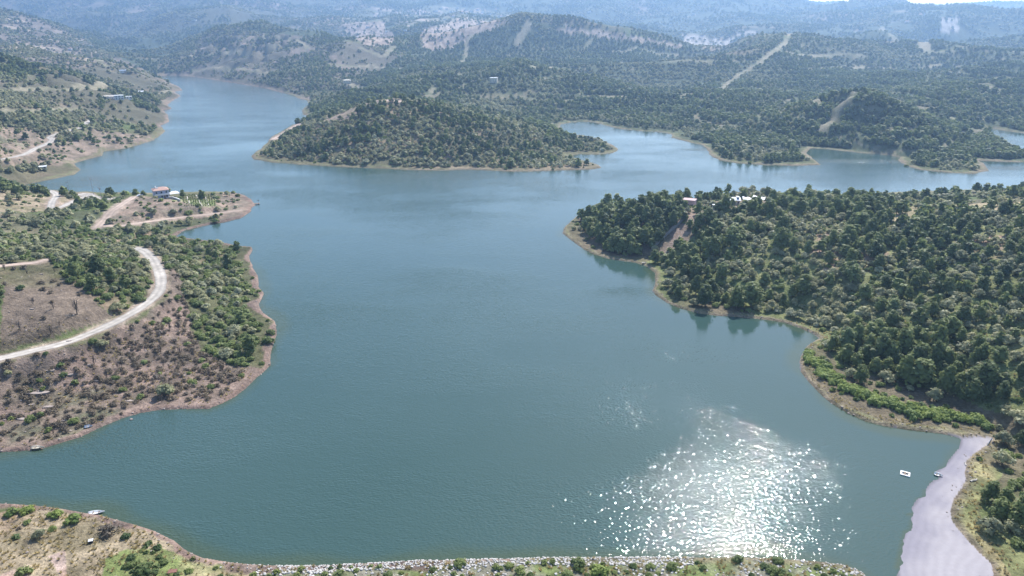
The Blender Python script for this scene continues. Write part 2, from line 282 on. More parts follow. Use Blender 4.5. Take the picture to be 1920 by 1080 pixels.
def zone_of(px, py, r_):
    z = np.full(px.shape, -1, int)
    for k in range(len(ZONES)-1, -1, -1):
        nm, r0, r1, poly = ZONES[k]; P = np.array(poly, float)
        m = (r_ > r0) & (r_ < r1) & (px > P[:,0].min()) & (px < P[:,0].max()) & (py > P[:,1].min()) & (py < P[:,1].max())
        if m.any():
            sub = inside(P, px[m], py[m]); idx = np.nonzero(m)[0] if px.ndim == 1 else None
            if idx is not None: z[idx[sub]] = k
            else:
                t = z[m]; t[sub] = k; z[m] = t
    return z
ZN = [z[0] for z in ZONES]
PX, PY = proj(X, Y, Z)
jx = 9*fbm(X, Y, 16, 2, 31)*np.clip(260/RR, .25, 1.3); jy = 5*fbm(X, Y, 16, 2, 33)*np.clip(260/RR, .2, 1.3)
ZI = zone_of(PX+jx, PY+jy, RR)
BL = np.full(TH.shape, 1e3)
for pl, hw in BARE_LINES:
    ln = smooth_line([pick(*p, 600) for p in pl], 12)[:, :2]
    bb = (X > ln[:,0].min()-40) & (X < ln[:,0].max()+40) & (Y > ln[:,1].min()-40) & (Y < ln[:,1].max()+40)
    BL[bb] = np.minimum(BL[bb], segdist(ln, X[bb], Y[bb], False)-hw)

# ground colours (real albedo), patchy
n1 = fbm(X, Y, 60, 4, 41); n2 = fbm(X, Y, 9, 3, 43); n3 = fbm(X, Y, 420, 4, 45); n4 = fbm(X, Y, 2.6, 2, 47)
def mixc(a, b, t):
    t = np.clip(t, 0, 1)[...,None]; return np.array(a)*(1-t)+np.array(b)*t
soil, pinks, dark, dry, grn, litter = (.30,.215,.155), (.37,.265,.21), (.13,.10,.08), (.42,.34,.20), (.10,.125,.045), (.16,.13,.085)
COL = mixc(litter, grn, .5+.8*n1)
COL = np.where((RR > 2200)[...,None], mixc((.07,.085,.045), (.24,.19,.13), sstep(.12, .6, n3+.3*n1)), COL)
def setz(name, c):
    for k, nm in enumerate(ZN):
        if nm == name: COL[ZI == k] = c[ZI == k]
setz('clearing', mixc(mixc((.155,.13,.08), (.105,.10,.05), .5+n2), (.175,.135,.10), sstep(.1, .7, n1)))
setz('burnt', mixc(mixc((.255,.185,.145), (.15,.118,.09), .5+1.1*n2), (.15,.145,.09), sstep(.0, .8, n1+.4*n2)))
setz('thicket', mixc((.10,.10,.05), (.24,.18,.12), sstep(.1, .8, n1+.5*n2)))
setz('olives', mixc((.20,.165,.11), (.10,.11,.055), .5+n1))
setz('garden', mixc((.30,.28,.16), (.16,.19,.07), .5+n2))
setz('headland', mixc((.30,.22,.165), (.20,.165,.12), .5+.9*n2))
setz('fallow', mixc((.32,.25,.17), (.20,.17,.10), .5+n2))
setz('bareB', mixc((.29,.22,.165), (.16,.13,.09), .5+n2+.5*n4))
setz('hillB', mixc((.12,.11,.07), (.22,.175,.125), sstep(0, .7, n1+.5*n3)))
setz('greyB', mixc((.17,.14,.11), (.36,.29,.22), sstep(-.1, .7, n1+.6*n3)))
setz('greyfar', mixc((.10,.10,.065), (.27,.21,.16), sstep(.0, .7, n3+.4*n1)))
setz('trackD', mixc((.36,.27,.20), (.22,.18,.12), .5+n2))
setz('hillD', mixc((.13,.12,.065), (.26,.20,.13), sstep(.0, .7, n1+.6*n2)))
setz('hillC', mixc((.13,.115,.08), (.24,.19,.15), sstep(.1, .8, n1+.3*n2)))
setz('cut', mixc((.42,.33,.26), (.22,.17,.13), .5+1.2*n2+.5*n1))
setz('field', mixc((.16,.24,.07), (.22,.28,.10), .5+n1))
setz('terraces', mixc((.46,.40,.34), (.20,.175,.13), sstep(.1, .6, n2+.5*n1)))
setz('village', mixc((.15,.15,.09), (.40,.32,.25), sstep(.05, .5, n1)))
setz('forestE', mixc((.085,.10,.05), (.16,.15,.085), sstep(.3, .9, n1)))
setz('capeE', mixc((.10,.11,.05), (.2,.17,.09), sstep(.2, .8, n1)))
setz('pinesF', mixc((.13,.10,.07), (.2,.15,.1), .5+n2))
setz('yardF', mixc((.32,.235,.18), (.17,.14,.09), .5+n2+.4*n4))
setz('knollF', mixc((.40,.32,.20), (.20,.185,.09), .4+n1+.4*n2))
for nm in ('mixF', 'slopeF', 'standF', 'cornerF'): setz(nm, mixc(mixc((.20,.205,.09), (.145,.17,.065), .5+n2), (.34,.24,.17), sstep(.35, .85, n1+.5*n2)))
setz('bankF', mixc((.34,.285,.15), (.17,.18,.075), .5+n2))
setz('grassG', mixc(mixc((.345,.275,.18), (.22,.18,.11), .5+n2), (.36,.24,.17), sstep(.2, .8, n1)))
setz('greenG', mixc((.17,.2,.07), (.38,.32,.18), .5+n2))
setz('bareG', mixc((.44,.33,.27), (.36,.25,.18), .5+n2))
setz('dam', mixc((.24,.22,.17), (.15,.18,.065), .55+n2))
# washed shoreline band
sw = np.where(RR < 620, np.where(X < -20, 3.4, 2.8), np.where(X < -480, 6, 6.5))*(1+.9*n2)
band = np.where((RR < 620)[...,None], np.where((X < 0)[...,None], mixc((.30,.205,.16), (.17,.125,.10), .5+n2+.5*n4), mixc((.27,.22,.145), (.17,.165,.085), .5+n2)),
       np.where((X < -480)[...,None], mixc((.28,.21,.165), (.2,.165,.12), .5+n2), mixc((.17,.17,.085), (.22,.185,.115), .5+n1)))
tb = (1-sstep(.6, 1.0, DL/np.maximum(sw, .5)))[...,None]; tb[(DL < 0)] = 1
COL = COL*(1-tb)+band*tb
low = (1-sstep(.25, .5, DL/np.maximum(sw, .5)))[...,None]*np.where(DL < 40, 1, 0)[...,None]
COL = COL*(1-.45*low)+np.array((.20,.15,.12))*.45*low
t = ((1-sstep(-2, 3, BL+3.5*n2+2*n1))*(DL > 3))[...,None]; COL = COL*(1-t)+mixc((.28,.245,.165), (.19,.185,.11), .5+n1+.5*n2)*t
t = ((1-sstep(.2, 3.0, RD+1.5*n2))*(RR < 1000))[...,None]; COL = COL*(1-t*.8)+mixc((.42,.33,.26), (.34,.25,.19), .5+n2)*t*.8
COL = np.where(mud[...,None], mixc((.265,.245,.27), (.365,.335,.34), sstep(.3, 9, DW+2.5*fbm(X, Y, 7, 3, 51))-.55*sstep(-3.5, .0, DL+1.5*n2)*sstep(-.1, .5, n2+.6*n4))*(1+.035*np.sin(DW*2.6+3*n2))[...,None], COL)
COL = COL*(1+.22*n4[...,None]*((RR < 700) & ~mud)[...,None])
COL = np.clip(COL, .01, .8)

wet = (mud*(1-sstep(.0, 1.3, DW+.5*n2)))[...,None]; COL = COL*(1-.4*wet)
ctr_ = (np.isin(ZI, [k for k, nm in enumerate(ZN) if nm == 'forestE']) & (np.abs(((Z+5*n1+3*n3)/17) % 1-.5) < .045) & (n3+n1*.7 > -.15))[...,None]; COL = np.where(ctr_, COL*.35+np.array((.24,.20,.135))*.65, COL)
# ------------------------------------------------------------------ materials
def newmat(name):
    m = bpy.data.materials.new(name); m.use_nodes = True; nt = m.node_tree
    return m, nt, nt.nodes['Principled BSDF'], nt.nodes.new, nt.links.new
def plain(name, col, rough=.7, var=.25, scale=2.0, metal=0.0):
    m, nt, b, N, L = newmat(name)
    tc = N('ShaderNodeTexCoord'); no = N('ShaderNodeTexNoise'); no.inputs['Scale'].default_value = scale; no.inputs['Detail'].default_value = 6
    mr = N('ShaderNodeMapRange'); mr.inputs[1].default_value = .25; mr.inputs[2].default_value = .75; mr.inputs[3].default_value = 1-var; mr.inputs[4].default_value = 1+var
    mx = N('ShaderNodeVectorMath'); mx.operation = 'SCALE'; mx.inputs[0].default_value = col
    L(tc.outputs['Object'], no.inputs['Vector']); L(no.outputs[0], mr.inputs[0]); L(mr.outputs[0], mx.inputs['Scale']); L(mx.outputs[0], b.inputs['Base Color'])
    b.inputs['Roughness'].default_value = rough; b.inputs['Metallic'].default_value = metal
    return m
def terrain_mat():
    m, nt, b, N, L = newmat('ground_cover')
    at = N('ShaderNodeAttribute'); at.attribute_name = 'Col'
    ge = N('ShaderNodeNewGeometry')
    v = None
    for sc_, lo, hi in ((.9, .62, 1.38), (.16, .78, 1.22), (.022, .8, 1.2)):
        no = N('ShaderNodeTexNoise'); no.inputs['Scale'].default_value = sc_; no.inputs['Detail'].default_value = 5; no.inputs['Roughness'].default_value = .65
        L(ge.outputs['Position'], no.inputs['Vector'])
        mr = N('ShaderNodeMapRange'); mr.inputs[1].default_value = .3; mr.inputs[2].default_value = .7; mr.inputs[3].default_value = lo; mr.inputs[4].default_value = hi
        L(no.outputs[0], mr.inputs[0])
        if v is None: v = mr.outputs[0]; bn = no.outputs[0]
        else:
            mu = N('ShaderNodeMath'); mu.operation = 'MULTIPLY'; L(v, mu.inputs[0]); L(mr.outputs[0], mu.inputs[1]); v = mu.outputs[0]
    rough_at = N('ShaderNodeAttribute'); rough_at.attribute_name = 'smoothness'
    mx1 = N('ShaderNodeMix'); L(rough_at.outputs['Fac'], mx1.inputs[0]); L(v, mx1.inputs[2]); mx1.inputs[3].default_value = 1.0
    mx = N('ShaderNodeVectorMath'); mx.operation = 'SCALE'; L(at.outputs['Color'], mx.inputs[0]); L(mx1.outputs[0], mx.inputs['Scale']); L(mx.outputs[0], b.inputs['Base Color'])
    bu = N('ShaderNodeBump'); bu.inputs['Distance'].default_value = .7; L(bn, bu.inputs['Height'])
    su = N('ShaderNodeMath'); su.operation = 'SUBTRACT'; su.inputs[0].default_value = 1.0; L(rough_at.outputs['Fac'], su.inputs[1]); L(su.outputs[0], bu.inputs['Strength'])
    L(bu.outputs[0], b.inputs['Normal']); b.inputs['Roughness'].default_value = .95; b.inputs['Specular IOR Level'].default_value = .15
    return m
def water_mat():
    m, nt, b, N, L = newmat('lake_water')
    ge = N('ShaderNodeNewGeometry'); ch = N('ShaderNodeAttribute'); ch.attribute_name = 'chop'
    hs = []
    for sc_, wgt, rot, st in ((.30, .32, .5, 1.7), (1.05, .50, -.3, 1.5), (1.9, .085, .25, 1.4)):
        mp = N('ShaderNodeMapping'); mp.inputs['Rotation'].default_value = (0, 0, rot); mp.inputs['Scale'].default_value = (sc_, sc_*st, sc_)
        no = N('ShaderNodeTexNoise'); no.inputs['Scale'].default_value = 1; no.inputs['Detail'].default_value = .8
        L(ge.outputs['Position'], mp.inputs['Vector']); L(mp.outputs[0], no.inputs['Vector'])
        mu = N('ShaderNodeMath'); mu.operation = 'MULTIPLY'; mu.inputs[1].default_value = wgt; L(no.outputs[0], mu.inputs[0]); hs.append(mu.outputs[0])
    a1 = N('ShaderNodeMath'); L(hs[0], a1.inputs[0]); L(hs[1], a1.inputs[1]); a2 = N('ShaderNodeMath'); L(a1.outputs[0], a2.inputs[0]); L(hs[2], a2.inputs[1])
    mu = N('ShaderNodeMath'); mu.operation = 'MULTIPLY'; L(a2.outputs[0], mu.inputs[0]); L(ch.outputs['Fac'], mu.inputs[1])
    bu = N('ShaderNodeBump'); bu.inputs['Distance'].default_value = WAVE; bu.inputs['Strength'].default_value = 1.0
    L(mu.outputs[0], bu.inputs['Height']); L(bu.outputs[0], b.inputs['Normal'])
    no = N('ShaderNodeTexNoise'); no.inputs['Scale'].default_value = .006; no.inputs['Detail'].default_value = 3; L(ge.outputs['Position'], no.inputs['Vector'])
    cr = N('ShaderNodeValToRGB'); cr.color_ramp.elements[0].color = (.038,.077,.067,1); cr.color_ramp.elements[1].color = (.048,.089,.079,1)
    cr.color_ramp.elements[0].position = .35; cr.color_ramp.elements[1].position = .65
    L(no.outputs[0], cr.inputs[0]); sh = N('ShaderNodeAttribute'); sh.attribute_name = 'shallow'; mc = N('ShaderNodeMix'); mc.data_type = 'RGBA'; L(sh.outputs['Fac'], mc.inputs[0]); L(cr.outputs[0], mc.inputs[6]); mc.inputs[7].default_value = (.052,.080,.050,1); L(mc.outputs[2], b.inputs['Base Color'])
    b.inputs['IOR'].default_value = 1.333; b.inputs['Roughness'].default_value = WROUGH
    return m
WAVE, WROUGH = .37, .034
def tagged(o, label, cat, group=None, kind=None):
    o['label'] = label
    if cat: o['category'] = cat
    if group: o['group'] = group
    if kind: o['kind'] = kind
    return o
def mesh_obj(name, verts, faces, mat, parent=None, smooth=False):
    me = bpy.data.meshes.new(name); verts = np.asarray(verts, np.float32).reshape(-1, 3)
    if isinstance(faces, np.ndarray):
        k = faces.shape[1]; n = len(faces)
        me.vertices.add(len(verts)); me.vertices.foreach_set('co', verts.ravel())
        me.loops.add(n*k); me.loops.foreach_set('vertex_index', faces.astype(np.int32).ravel())
        me.polygons.add(n); me.polygons.foreach_set('loop_start', np.arange(0, n*k, k, dtype=np.int32))
        me.update(calc_edges=True)
    else:
        me.from_pydata(verts.tolist(), [], faces); me.update()
    if smooth: me.polygons.foreach_set('use_smooth', np.ones(len(me.polygons), bool))
    if mat: me.materials.append(mat)
    o = bpy.data.objects.new(name, me); C.objects.link(o)
    if parent: o.parent = parent
    return o

# ground sheet
V = np.stack([X, Y, Z], -1).reshape(-1, 3); idx = np.arange(NT*NR).reshape(NT, NR)
idw = np.vstack([idx, idx[:1]])
fc = np.stack([idw[:-1,:-1], idw[:-1,1:], idw[1:,1:], idw[1:,:-1]], -1).reshape(-1, 4)
fc = fc[:, ::-1]
ctr = len(V); V = np.vstack([V, [[0, 0, float(Z[:,0].mean())]]])
fan = np.stack([np.full(NT, ctr), np.full(NT, ctr), idw[1:,0], idw[:-1,0]], -1)
g = mesh_obj('ground', V, fc, terrain_mat(), smooth=True)
ca = g.data.color_attributes.new('Col', 'FLOAT_COLOR', 'POINT')
c4 = np.ones((len(V), 4), np.float32); c4[:-1,:3] = COL.reshape(-1, 3); c4[-1,:3] = .2; ca.data.foreach_set('color', c4.ravel())
sa = g.data.attributes.new('smoothness', 'FLOAT', 'POINT'); s1 = np.zeros(len(V), np.float32); s1[:-1] = np.where(mud, .9, 0).ravel(); sa.data.foreach_set('value', s1)
tagged(g, 'hilly ground and banks all round the lake', 'ground', kind='structure')

# lake sheet, calmer in the coves under the trees
wth = np.radians(np.linspace(-60, 60, 361)); wlr = np.linspace(math.log(60), math.log(2600), 420)
wt, wl = np.meshgrid(wth, wlr, indexing='ij'); wx = np.exp(wl)*np.sin(wt); wy = np.exp(wl)*np.cos(wt)
wpx, wpy = proj(wx, wy, 0*wx); wr = np.exp(wl)
chop = .85+.25*fbm(wx, wy, 120, 3, 61)
gust = sstep(-.35, .45, fbm(wx*.7+wy*.2, wy*1.6, 45, 4, 63))
chop *= (.62+.40*gust+.24*np.clip(fbm(wx*.8-wy*.3, wy*1.3, 28, 4, 69), -.6, 1))*np.clip(.86+.42*fbm(wx*.6+wy*.25, wy*2.4, 330, 4, 65), .35, 1.5)
shelt = segdist(np.array(pn[iB:]), wx, wy, False)
chop *= .45+.55*sstep(0, 60, shelt)
for cx_, cy_, rr_ in ((1440,612,22), (1370,600,26), (1290,590,28), (1740,830,16), (1180,500,30)):
    a, b = W(cx_, cy_); chop *= 1-.75*np.exp(-((wx-a)**2+(wy-b)**2)/rr_**2)
for cx_, cy_, ra, rb, am in ((1612,303,38,9,2.2), (1900,316,30,8,2.0), (1305,281,14,5,1.6), (1160,548,16,7,.8), (1195,722,6,4,.5)):
    a, b = W(cx_, cy_); chop += am*np.exp(-((wx-a)/ra)**2-((wy-b)/rb)**2)
wdl = np.maximum(samp(DL, wx, wy), np.where(wr < 1200, samp(np.where(mud, DW, -50.0), wx, wy), -50)); shal = sstep(-6, -.5, wdl+3*fbm(wx, wy, 25, 2, 67))
wi = np.arange(wt.size).reshape(wt.shape)
wf = np.stack([wi[:-1,:-1], wi[1:,:-1], wi[1:,1:], wi[:-1,1:]], -1).reshape(-1, 4)
w_ = mesh_obj('water', np.stack([wx, wy, 0*wx], -1).reshape(-1, 3), wf, water_mat(), smooth=True)
at = w_.data.attributes.new('chop', 'FLOAT', 'POINT'); at.data.foreach_set('value', np.clip(chop, .02, 2).astype(np.float32).ravel())
at = w_.data.attributes.new('shallow', 'FLOAT', 'POINT'); at.data.foreach_set('value', shal.astype(np.float32).ravel())
tagged(w_, 'green-blue reservoir water with a sparkling sun path', 'water', kind='structure')

MC = plain('pale_concrete', (.42,.375,.32), .9, .26, .35); MD = plain('dirt_track', (.42,.32,.25), .95, .2, .3)
for m_ in (MC, MD):                              # wheel tracks worn paler than the crown and the crumbling edges
    nt = m_.node_tree; b_ = nt.nodes['Principled BSDF']; src = b_.inputs['Base Color'].links[0].from_socket
    at = nt.nodes.new('ShaderNodeAttribute'); at.attribute_name = 'wear'; v2 = nt.nodes.new('ShaderNodeVectorMath'); v2.operation = 'SCALE'
    nt.links.new(src, v2.inputs[0]); nt.links.new(at.outputs['Fac'], v2.inputs['Scale']); nt.links.new(v2.outputs[0], b_.inputs['Base Color'])
for nm, lab, w, mt, ln in ROADS:
    d = np.gradient(ln[:,:2], axis=0); d /= np.maximum(np.hypot(d[:,0], d[:,1]), 1e-6)[:,None]; nrm = np.stack([-d[:,1], d[:,0]], 1)
    vs, wr_ = [], []; n = len(ln); q_ = np.arange(n)
    for k, (f_, wv) in enumerate(((-.5, .62), (-.40, .88), (-.24, 1.12), (-.12, 1.0), (0, .84), (.12, 1.0), (.24, 1.12), (.40, .88), (.5, .62))):
        e_ = 1+(.12*vnoise(q_*.31+k*7.3, q_*0+k)+.10*vnoise(q_*.9+k*3.1, q_*0+k+.5))*(abs(f_) == .5)
        xy = ln[:,:2]+nrm*(f_*w*e_)[:,None]
        vs.append(np.column_stack([xy, np.maximum(ln[:,2], samp(Z, xy[:,0], xy[:,1]))+.06])); wr_.append(wv*(1+.16*fbm(xy[:,0], xy[:,1], 14, 3, 77)+.10*fbm(xy[:,0], xy[:,1], 4, 2, 78)))
    vs = np.stack(vs, 1); ii = np.arange(n*9).reshape(n, 9)
    o = mesh_obj(nm, vs.reshape(-1, 3), np.stack([ii[:-1,:-1], ii[:-1,1:], ii[1:,1:], ii[1:,:-1]], -1).reshape(-1, 4), MC if mt == 'conc' else MD, smooth=True)
    at = o.data.attributes.new('wear', 'FLOAT', 'POINT'); at.data.foreach_set('value', np.stack(wr_, 1).astype(np.float32).ravel())
    tagged(o, lab, nm, kind='structure')

# ------------------------------------------------------------------ light, air, camera
SUN_EL, SUN_AZ = R(46.5), R(24.5)                  # azimuth clockwise from the view direction (+Y)
w = bpy.data.worlds.new('World'); bpy.context.scene.world = w; w.use_nodes = True
sk = w.node_tree.nodes.new('ShaderNodeTexSky'); sk.sky_type = 'NISHITA'; sk.sun_disc = False
sk.sun_elevation = SUN_EL; sk.sun_rotation = SUN_AZ; sk.dust_density = .9; sk.air_density = 1.0; sk.ozone_density = 3.0
w.node_tree.links.new(sk.outputs[0], w.node_tree.nodes['Background'].inputs[0]); w.node_tree.nodes['Background'].inputs[1].default_value = .15
sl = bpy.data.lights.new('sun', 'SUN'); sl.energy = 4.6; sl.angle = R(.53); sl.color = (1, .97, .93)
so = bpy.data.objects.new('sun', sl); C.objects.link(so)
from mathutils import Vector
sd = Vector((math.cos(SUN_EL)*math.sin(SUN_AZ), math.cos(SUN_EL)*math.cos(SUN_AZ), math.sin(SUN_EL)))
so.rotation_euler = sd.to_track_quat('Z', 'Y').to_euler()
hv = [(x, y, z) for z in (-6, float(Z.max())+14) for x, y in ((-16500,-16500),(16500,-16500),(16500,16500),(-16500,16500))]
hz = mesh_obj('haze', hv, [(3,2,1,0),(4,5,6,7),(0,1,5,4),(1,2,6,5),(2,3,7,6),(3,0,4,7)], None)
hm = bpy.data.materials.new('blue_haze'); hm.use_nodes = True; hm.node_tree.nodes.clear()
ou = hm.node_tree.nodes.new('ShaderNodeOutputMaterial'); pv = hm.node_tree.nodes.new('ShaderNodeVolumePrincipled')
pv.inputs['Color'].default_value = (.42, .66, 1.0, 1); pv.inputs['Density'].default_value = 1.6e-4; pv.inputs['Anisotropy'].default_value = .5
hm.node_tree.links.new(pv.outputs[0], ou.inputs['Volume']); hz.data.materials.append(hm)
tagged(hz, 'thin blue summer haze over the hills', 'haze', kind='stuff')
cam = bpy.data.cameras.new('camera'); cam.sensor_width = 36; cam.lens = F/1920*36; cam.clip_end = 60000; cam.clip_start = 1
co = bpy.data.objects.new('camera', cam); C.objects.link(co); co.location = (0, 0, H); co.rotation_euler = (math.pi/2-PITCH, 0, 0)
S = bpy.context.scene; S.camera = co
S.view_settings.view_transform = 'Standard'; S.view_settings.look = 'None'; S.view_settings.exposure = .60; S.view_settings.gamma = 1
S.render.engine = 'CYCLES'; cy = S.cycles
cy.max_bounces = 5; cy.diffuse_bounces = 2; cy.glossy_bounces = 2; cy.transmission_bounces = 2; cy.volume_bounces = 0; cy.transparent_max_bounces = 6
cy.use_denoising = True; cy.sample_clamp_indirect = 6; cy.use_adaptive_sampling = True; cy.adaptive_threshold = .01; cy.caustics_reflective = False; cy.caustics_refractive = False
#PART3
# ------------------------------------------------------------------ plants
def leafmat(name, col, col2, trans=.42):
    m, nt, b, N, L = newmat(name)
    oi = N('ShaderNodeObjectInfo'); tc = N('ShaderNodeTexCoord'); no = N('ShaderNodeTexNoise'); no.inputs['Scale'].default_value = .75; no.inputs['Detail'].default_value = 4
    L(tc.outputs['Object'], no.inputs['Vector'])
    ad = N('ShaderNodeMath'); ad.operation = 'MULTIPLY_ADD'; L(oi.outputs['Random'], ad.inputs[0]); ad.inputs[1].default_value = .65; 
    sb = N('ShaderNodeMath'); sb.operation = 'MULTIPLY_ADD'; L(no.outputs[0], sb.inputs[0]); sb.inputs[1].default_value = 1.6; sb.inputs[2].default_value = -.68; st = N('ShaderNodeTexNoise'); st.inputs['Scale'].default_value = .011; st.inputs['Detail'].default_value = 3; L(oi.outputs['Location'], st.inputs['Vector'])
    s2 = N('ShaderNodeMath'); s2.operation = 'MULTIPLY_ADD'; L(st.outputs[0], s2.inputs[0]); s2.inputs[1].default_value = 1.5; L(sb.outputs[0], s2.inputs[2]); s3 = N('ShaderNodeMath'); s3.operation = 'SUBTRACT'; L(s2.outputs[0], s3.inputs[0]); s3.inputs[1].default_value = .68; L(s3.outputs[0], ad.inputs[2])
    cr = N('ShaderNodeValToRGB'); cr.color_ramp.elements[0].color = (*col, 1); cr.color_ramp.elements[1].color = (*col2, 1); L(ad.outputs[0], cr.inputs[0])
    e3 = cr.color_ramp.elements.new(.97); e3.color = (col2[0]*1.12, col2[1]*1.05, col2[2]*.85, 1); cr.color_ramp.elements[1].position = .72
    L(cr.outputs[0], b.inputs['Base Color']); b.inputs['Roughness'].default_value = .6; b.inputs['Specular IOR Level'].default_value = .25
    tr = N('ShaderNodeBsdfTranslucent'); L(cr.outputs[0], tr.inputs[0]); mx = N('ShaderNodeMixShader'); mx.inputs[0].default_value = trans
    L(b.outputs[0], mx.inputs[1]); L(tr.outputs[0], mx.inputs[2]); L(mx.outputs[0], nt.nodes['Material Output'].inputs['Surface'])
    return m
LM = dict(pine=leafmat('pine_needles', (.082,.118,.052), (.215,.265,.115)), olive=leafmat('grey_green_leaves', (.19,.21,.13), (.42,.43,.285)),
          shrub=leafmat('scrub_leaves', (.095,.145,.055), (.26,.32,.13)), burnt=leafmat('scorched_leaves', (.135,.115,.09), (.27,.225,.18), .3),
          bush=leafmat('bright_leaves', (.15,.22,.065), (.30,.38,.12)), grass=leafmat('dry_grass_blades', (.38,.32,.17), (.58,.50,.30), .35))
BARK = plain('bark', (.15,.115,.085), .9, .3, 3); CHAR = plain('charred_wood', (.075,.062,.055), .9, .4, 3)
def blob_leaves(seed, lobes, n, size, flat=.0, inner=.5):
    r = np.random.default_rng(seed); L_ = np.array(lobes, float); vol = L_[:,3]*L_[:,4]; k = r.choice(len(L_), n, p=vol/vol.sum())
    d = r.normal(size=(n, 3)); d /= np.linalg.norm(d, axis=1)[:,None]
    d[:,2] = np.where(d[:,2] < -.35, -d[:,2], d[:,2])
    rad = inner+(1-inner)*r.random(n)**.6; rad *= 1+.16*r.normal(size=n)
    p = L_[k,:3]+d*rad[:,None]*np.stack([L_[k,3], L_[k,3], L_[k,4]], 1)
    nn = d*1.1+r.normal(size=(n,3))*.30+np.array([0, 0, .30+flat]); nn /= np.linalg.norm(nn, axis=1)[:,None]
    t = np.cross(nn, r.normal(size=(n,3))); t /= np.linalg.norm(t, axis=1)[:,None]; b = np.cross(nn, t)
    s = size*(.6+.8*r.random(n))[:,None]; e = (.55+.6*r.random(n))[:,None]
    v = np.stack([p-t*s-b*s*e*.5, p+t*s*.2-b*s*e, p+t*s+b*s*e*.4, p-t*s*.3+b*s*e], 1).reshape(-1, 3)
    return v, np.arange(n*4).reshape(n, 4)
def tube(pts, rads, k=5):
    pts = np.array(pts, float); V_, F_ = [], []
    for i, p in enumerate(pts):
        d = pts[min(i+1, len(pts)-1)]-pts[max(i-1, 0)]; d /= np.linalg.norm(d)+1e-9
        u = np.cross(d, [.3, .9, .2]); u /= np.linalg.norm(u)+1e-9; w2 = np.cross(d, u)
        for j in range(k):
            a = 2*math.pi*j/k; V_.append(p+rads[i]*(u*math.cos(a)+w2*math.sin(a)))
    for i in range(len(pts)-1):
        for j in range(k): F_.append((i*k+j, i*k+(j+1) % k, (i+1)*k+(j+1) % k, (i+1)*k+j))
    F_.append(tuple(range((len(pts)-1)*k, len(pts)*k)))
    return V_, F_
def join(parts):
    V_, F_ = [], []
    for v, f in parts:
        o = len(V_); V_ += [tuple(x) for x in v]; F_ += [tuple(int(i)+o for i in q_) for q_ in f]
    return V_, F_
def trunk_mesh(seed, h, r0, limbs, reach):
    r = random.Random(seed); parts = []
    p = [(0,0,-.5)]; x = y = 0
    for i in range(1, 6): x += r.uniform(-.12,.12)*h*.12; y += r.uniform(-.12,.12)*h*.12; p.append((x, y, h*.8*i/5))
    parts.append(tube(p, [r0*1.3, r0, r0*.85, r0*.65, r0*.45, r0*.2]))
    for i in range(limbs):
        a = 2*math.pi*(i+r.random()*.6)/limbs; z0 = h*r.uniform(.25,.55); L_ = reach*r.uniform(.5,.85)
        parts.append(tube([(0,0,z0), (math.cos(a)*L_*.5, math.sin(a)*L_*.5, z0+L_*.35), (math.cos(a)*L_, math.sin(a)*L_, z0+L_*.65)], [r0*.45, r0*.3, r0*.1], 4))
    return join(parts)
def me_of(name, vf, mat, smooth=False):
    me = bpy.data.meshes.new(name); v, f = vf; me.from_pydata([tuple(map(float, x)) for x in v], [], [tuple(map(int, q_)) for q_ in f]); me.update(); me.materials.append(mat)
    if smooth: me.polygons.foreach_set('use_smooth', np.ones(len(me.polygons), bool))
    return me
def lobes(seed, kind):
    r = random.Random(seed); L_ = []
    if kind == 'pine':                          # unit: height 1, crown radius about .3
        for i in range(11):
            z = .20+.68*(i/10); w_ = .31*(1-.70*(max(0, z-.36)/.64)**1.35)*(.85 if z < .3 else 1); a = i*2.4+r.random()
            o_ = w_*r.uniform(.25,.62); s = w_*r.uniform(.50,.72)+.03; L_.append((math.cos(a)*o_, math.sin(a)*o_, z, s, s*.62+.03))
    elif kind == 'olive':                       # unit: height 1, crown radius about .62
        for i in range(9):
            a = i*2.4+r.random(); o_ = .42*math.sqrt(i/8)*r.uniform(.8,1.1); z = .60-.34*(o_/.45)+r.uniform(-.05,.1); s = r.uniform(.22,.32); L_.append((math.cos(a)*o_, math.sin(a)*o_, z, s, s*.85))
    else:                                       # shrub: height 1, radius about .9
        for i in range(8):
            a = i*2.4+r.random(); o_ = .62*math.sqrt(i/7)*r.uniform(.75,1.15); z = .45-.25*(o_/.6)+r.uniform(-.05,.12); s = r.uniform(.30,.46); L_.append((math.cos(a)*o_, math.sin(a)*o_, z, s, s*.9))
    return L_
def twigs(seed, n, h, spread, r0):
    r = random.Random(seed); parts = []
    for i in range(n):
        a = r.random()*6.283; L_ = h*r.uniform(.5,1); s = spread*r.uniform(.3,1); x0, y0 = r.uniform(-.12,.12), r.uniform(-.12,.12)
        p1 = (x0+math.cos(a)*s*.45, y0+math.sin(a)*s*.45, L_*.55); p2 = (x0+math.cos(a+.3)*s, y0+math.sin(a+.3)*s, L_)
        parts.append(tube([(x0,y0,-.2), p1, p2], [r0, r0*.7, r0*.25], 3))
        a2 = a+r.uniform(-1.2,1.2); parts.append(tube([p1, (p1[0]+math.cos(a2)*s*.5, p1[1]+math.sin(a2)*s*.5, p1[2]+L_*.3)], [r0*.5, r0*.2], 3))
    return join(parts)
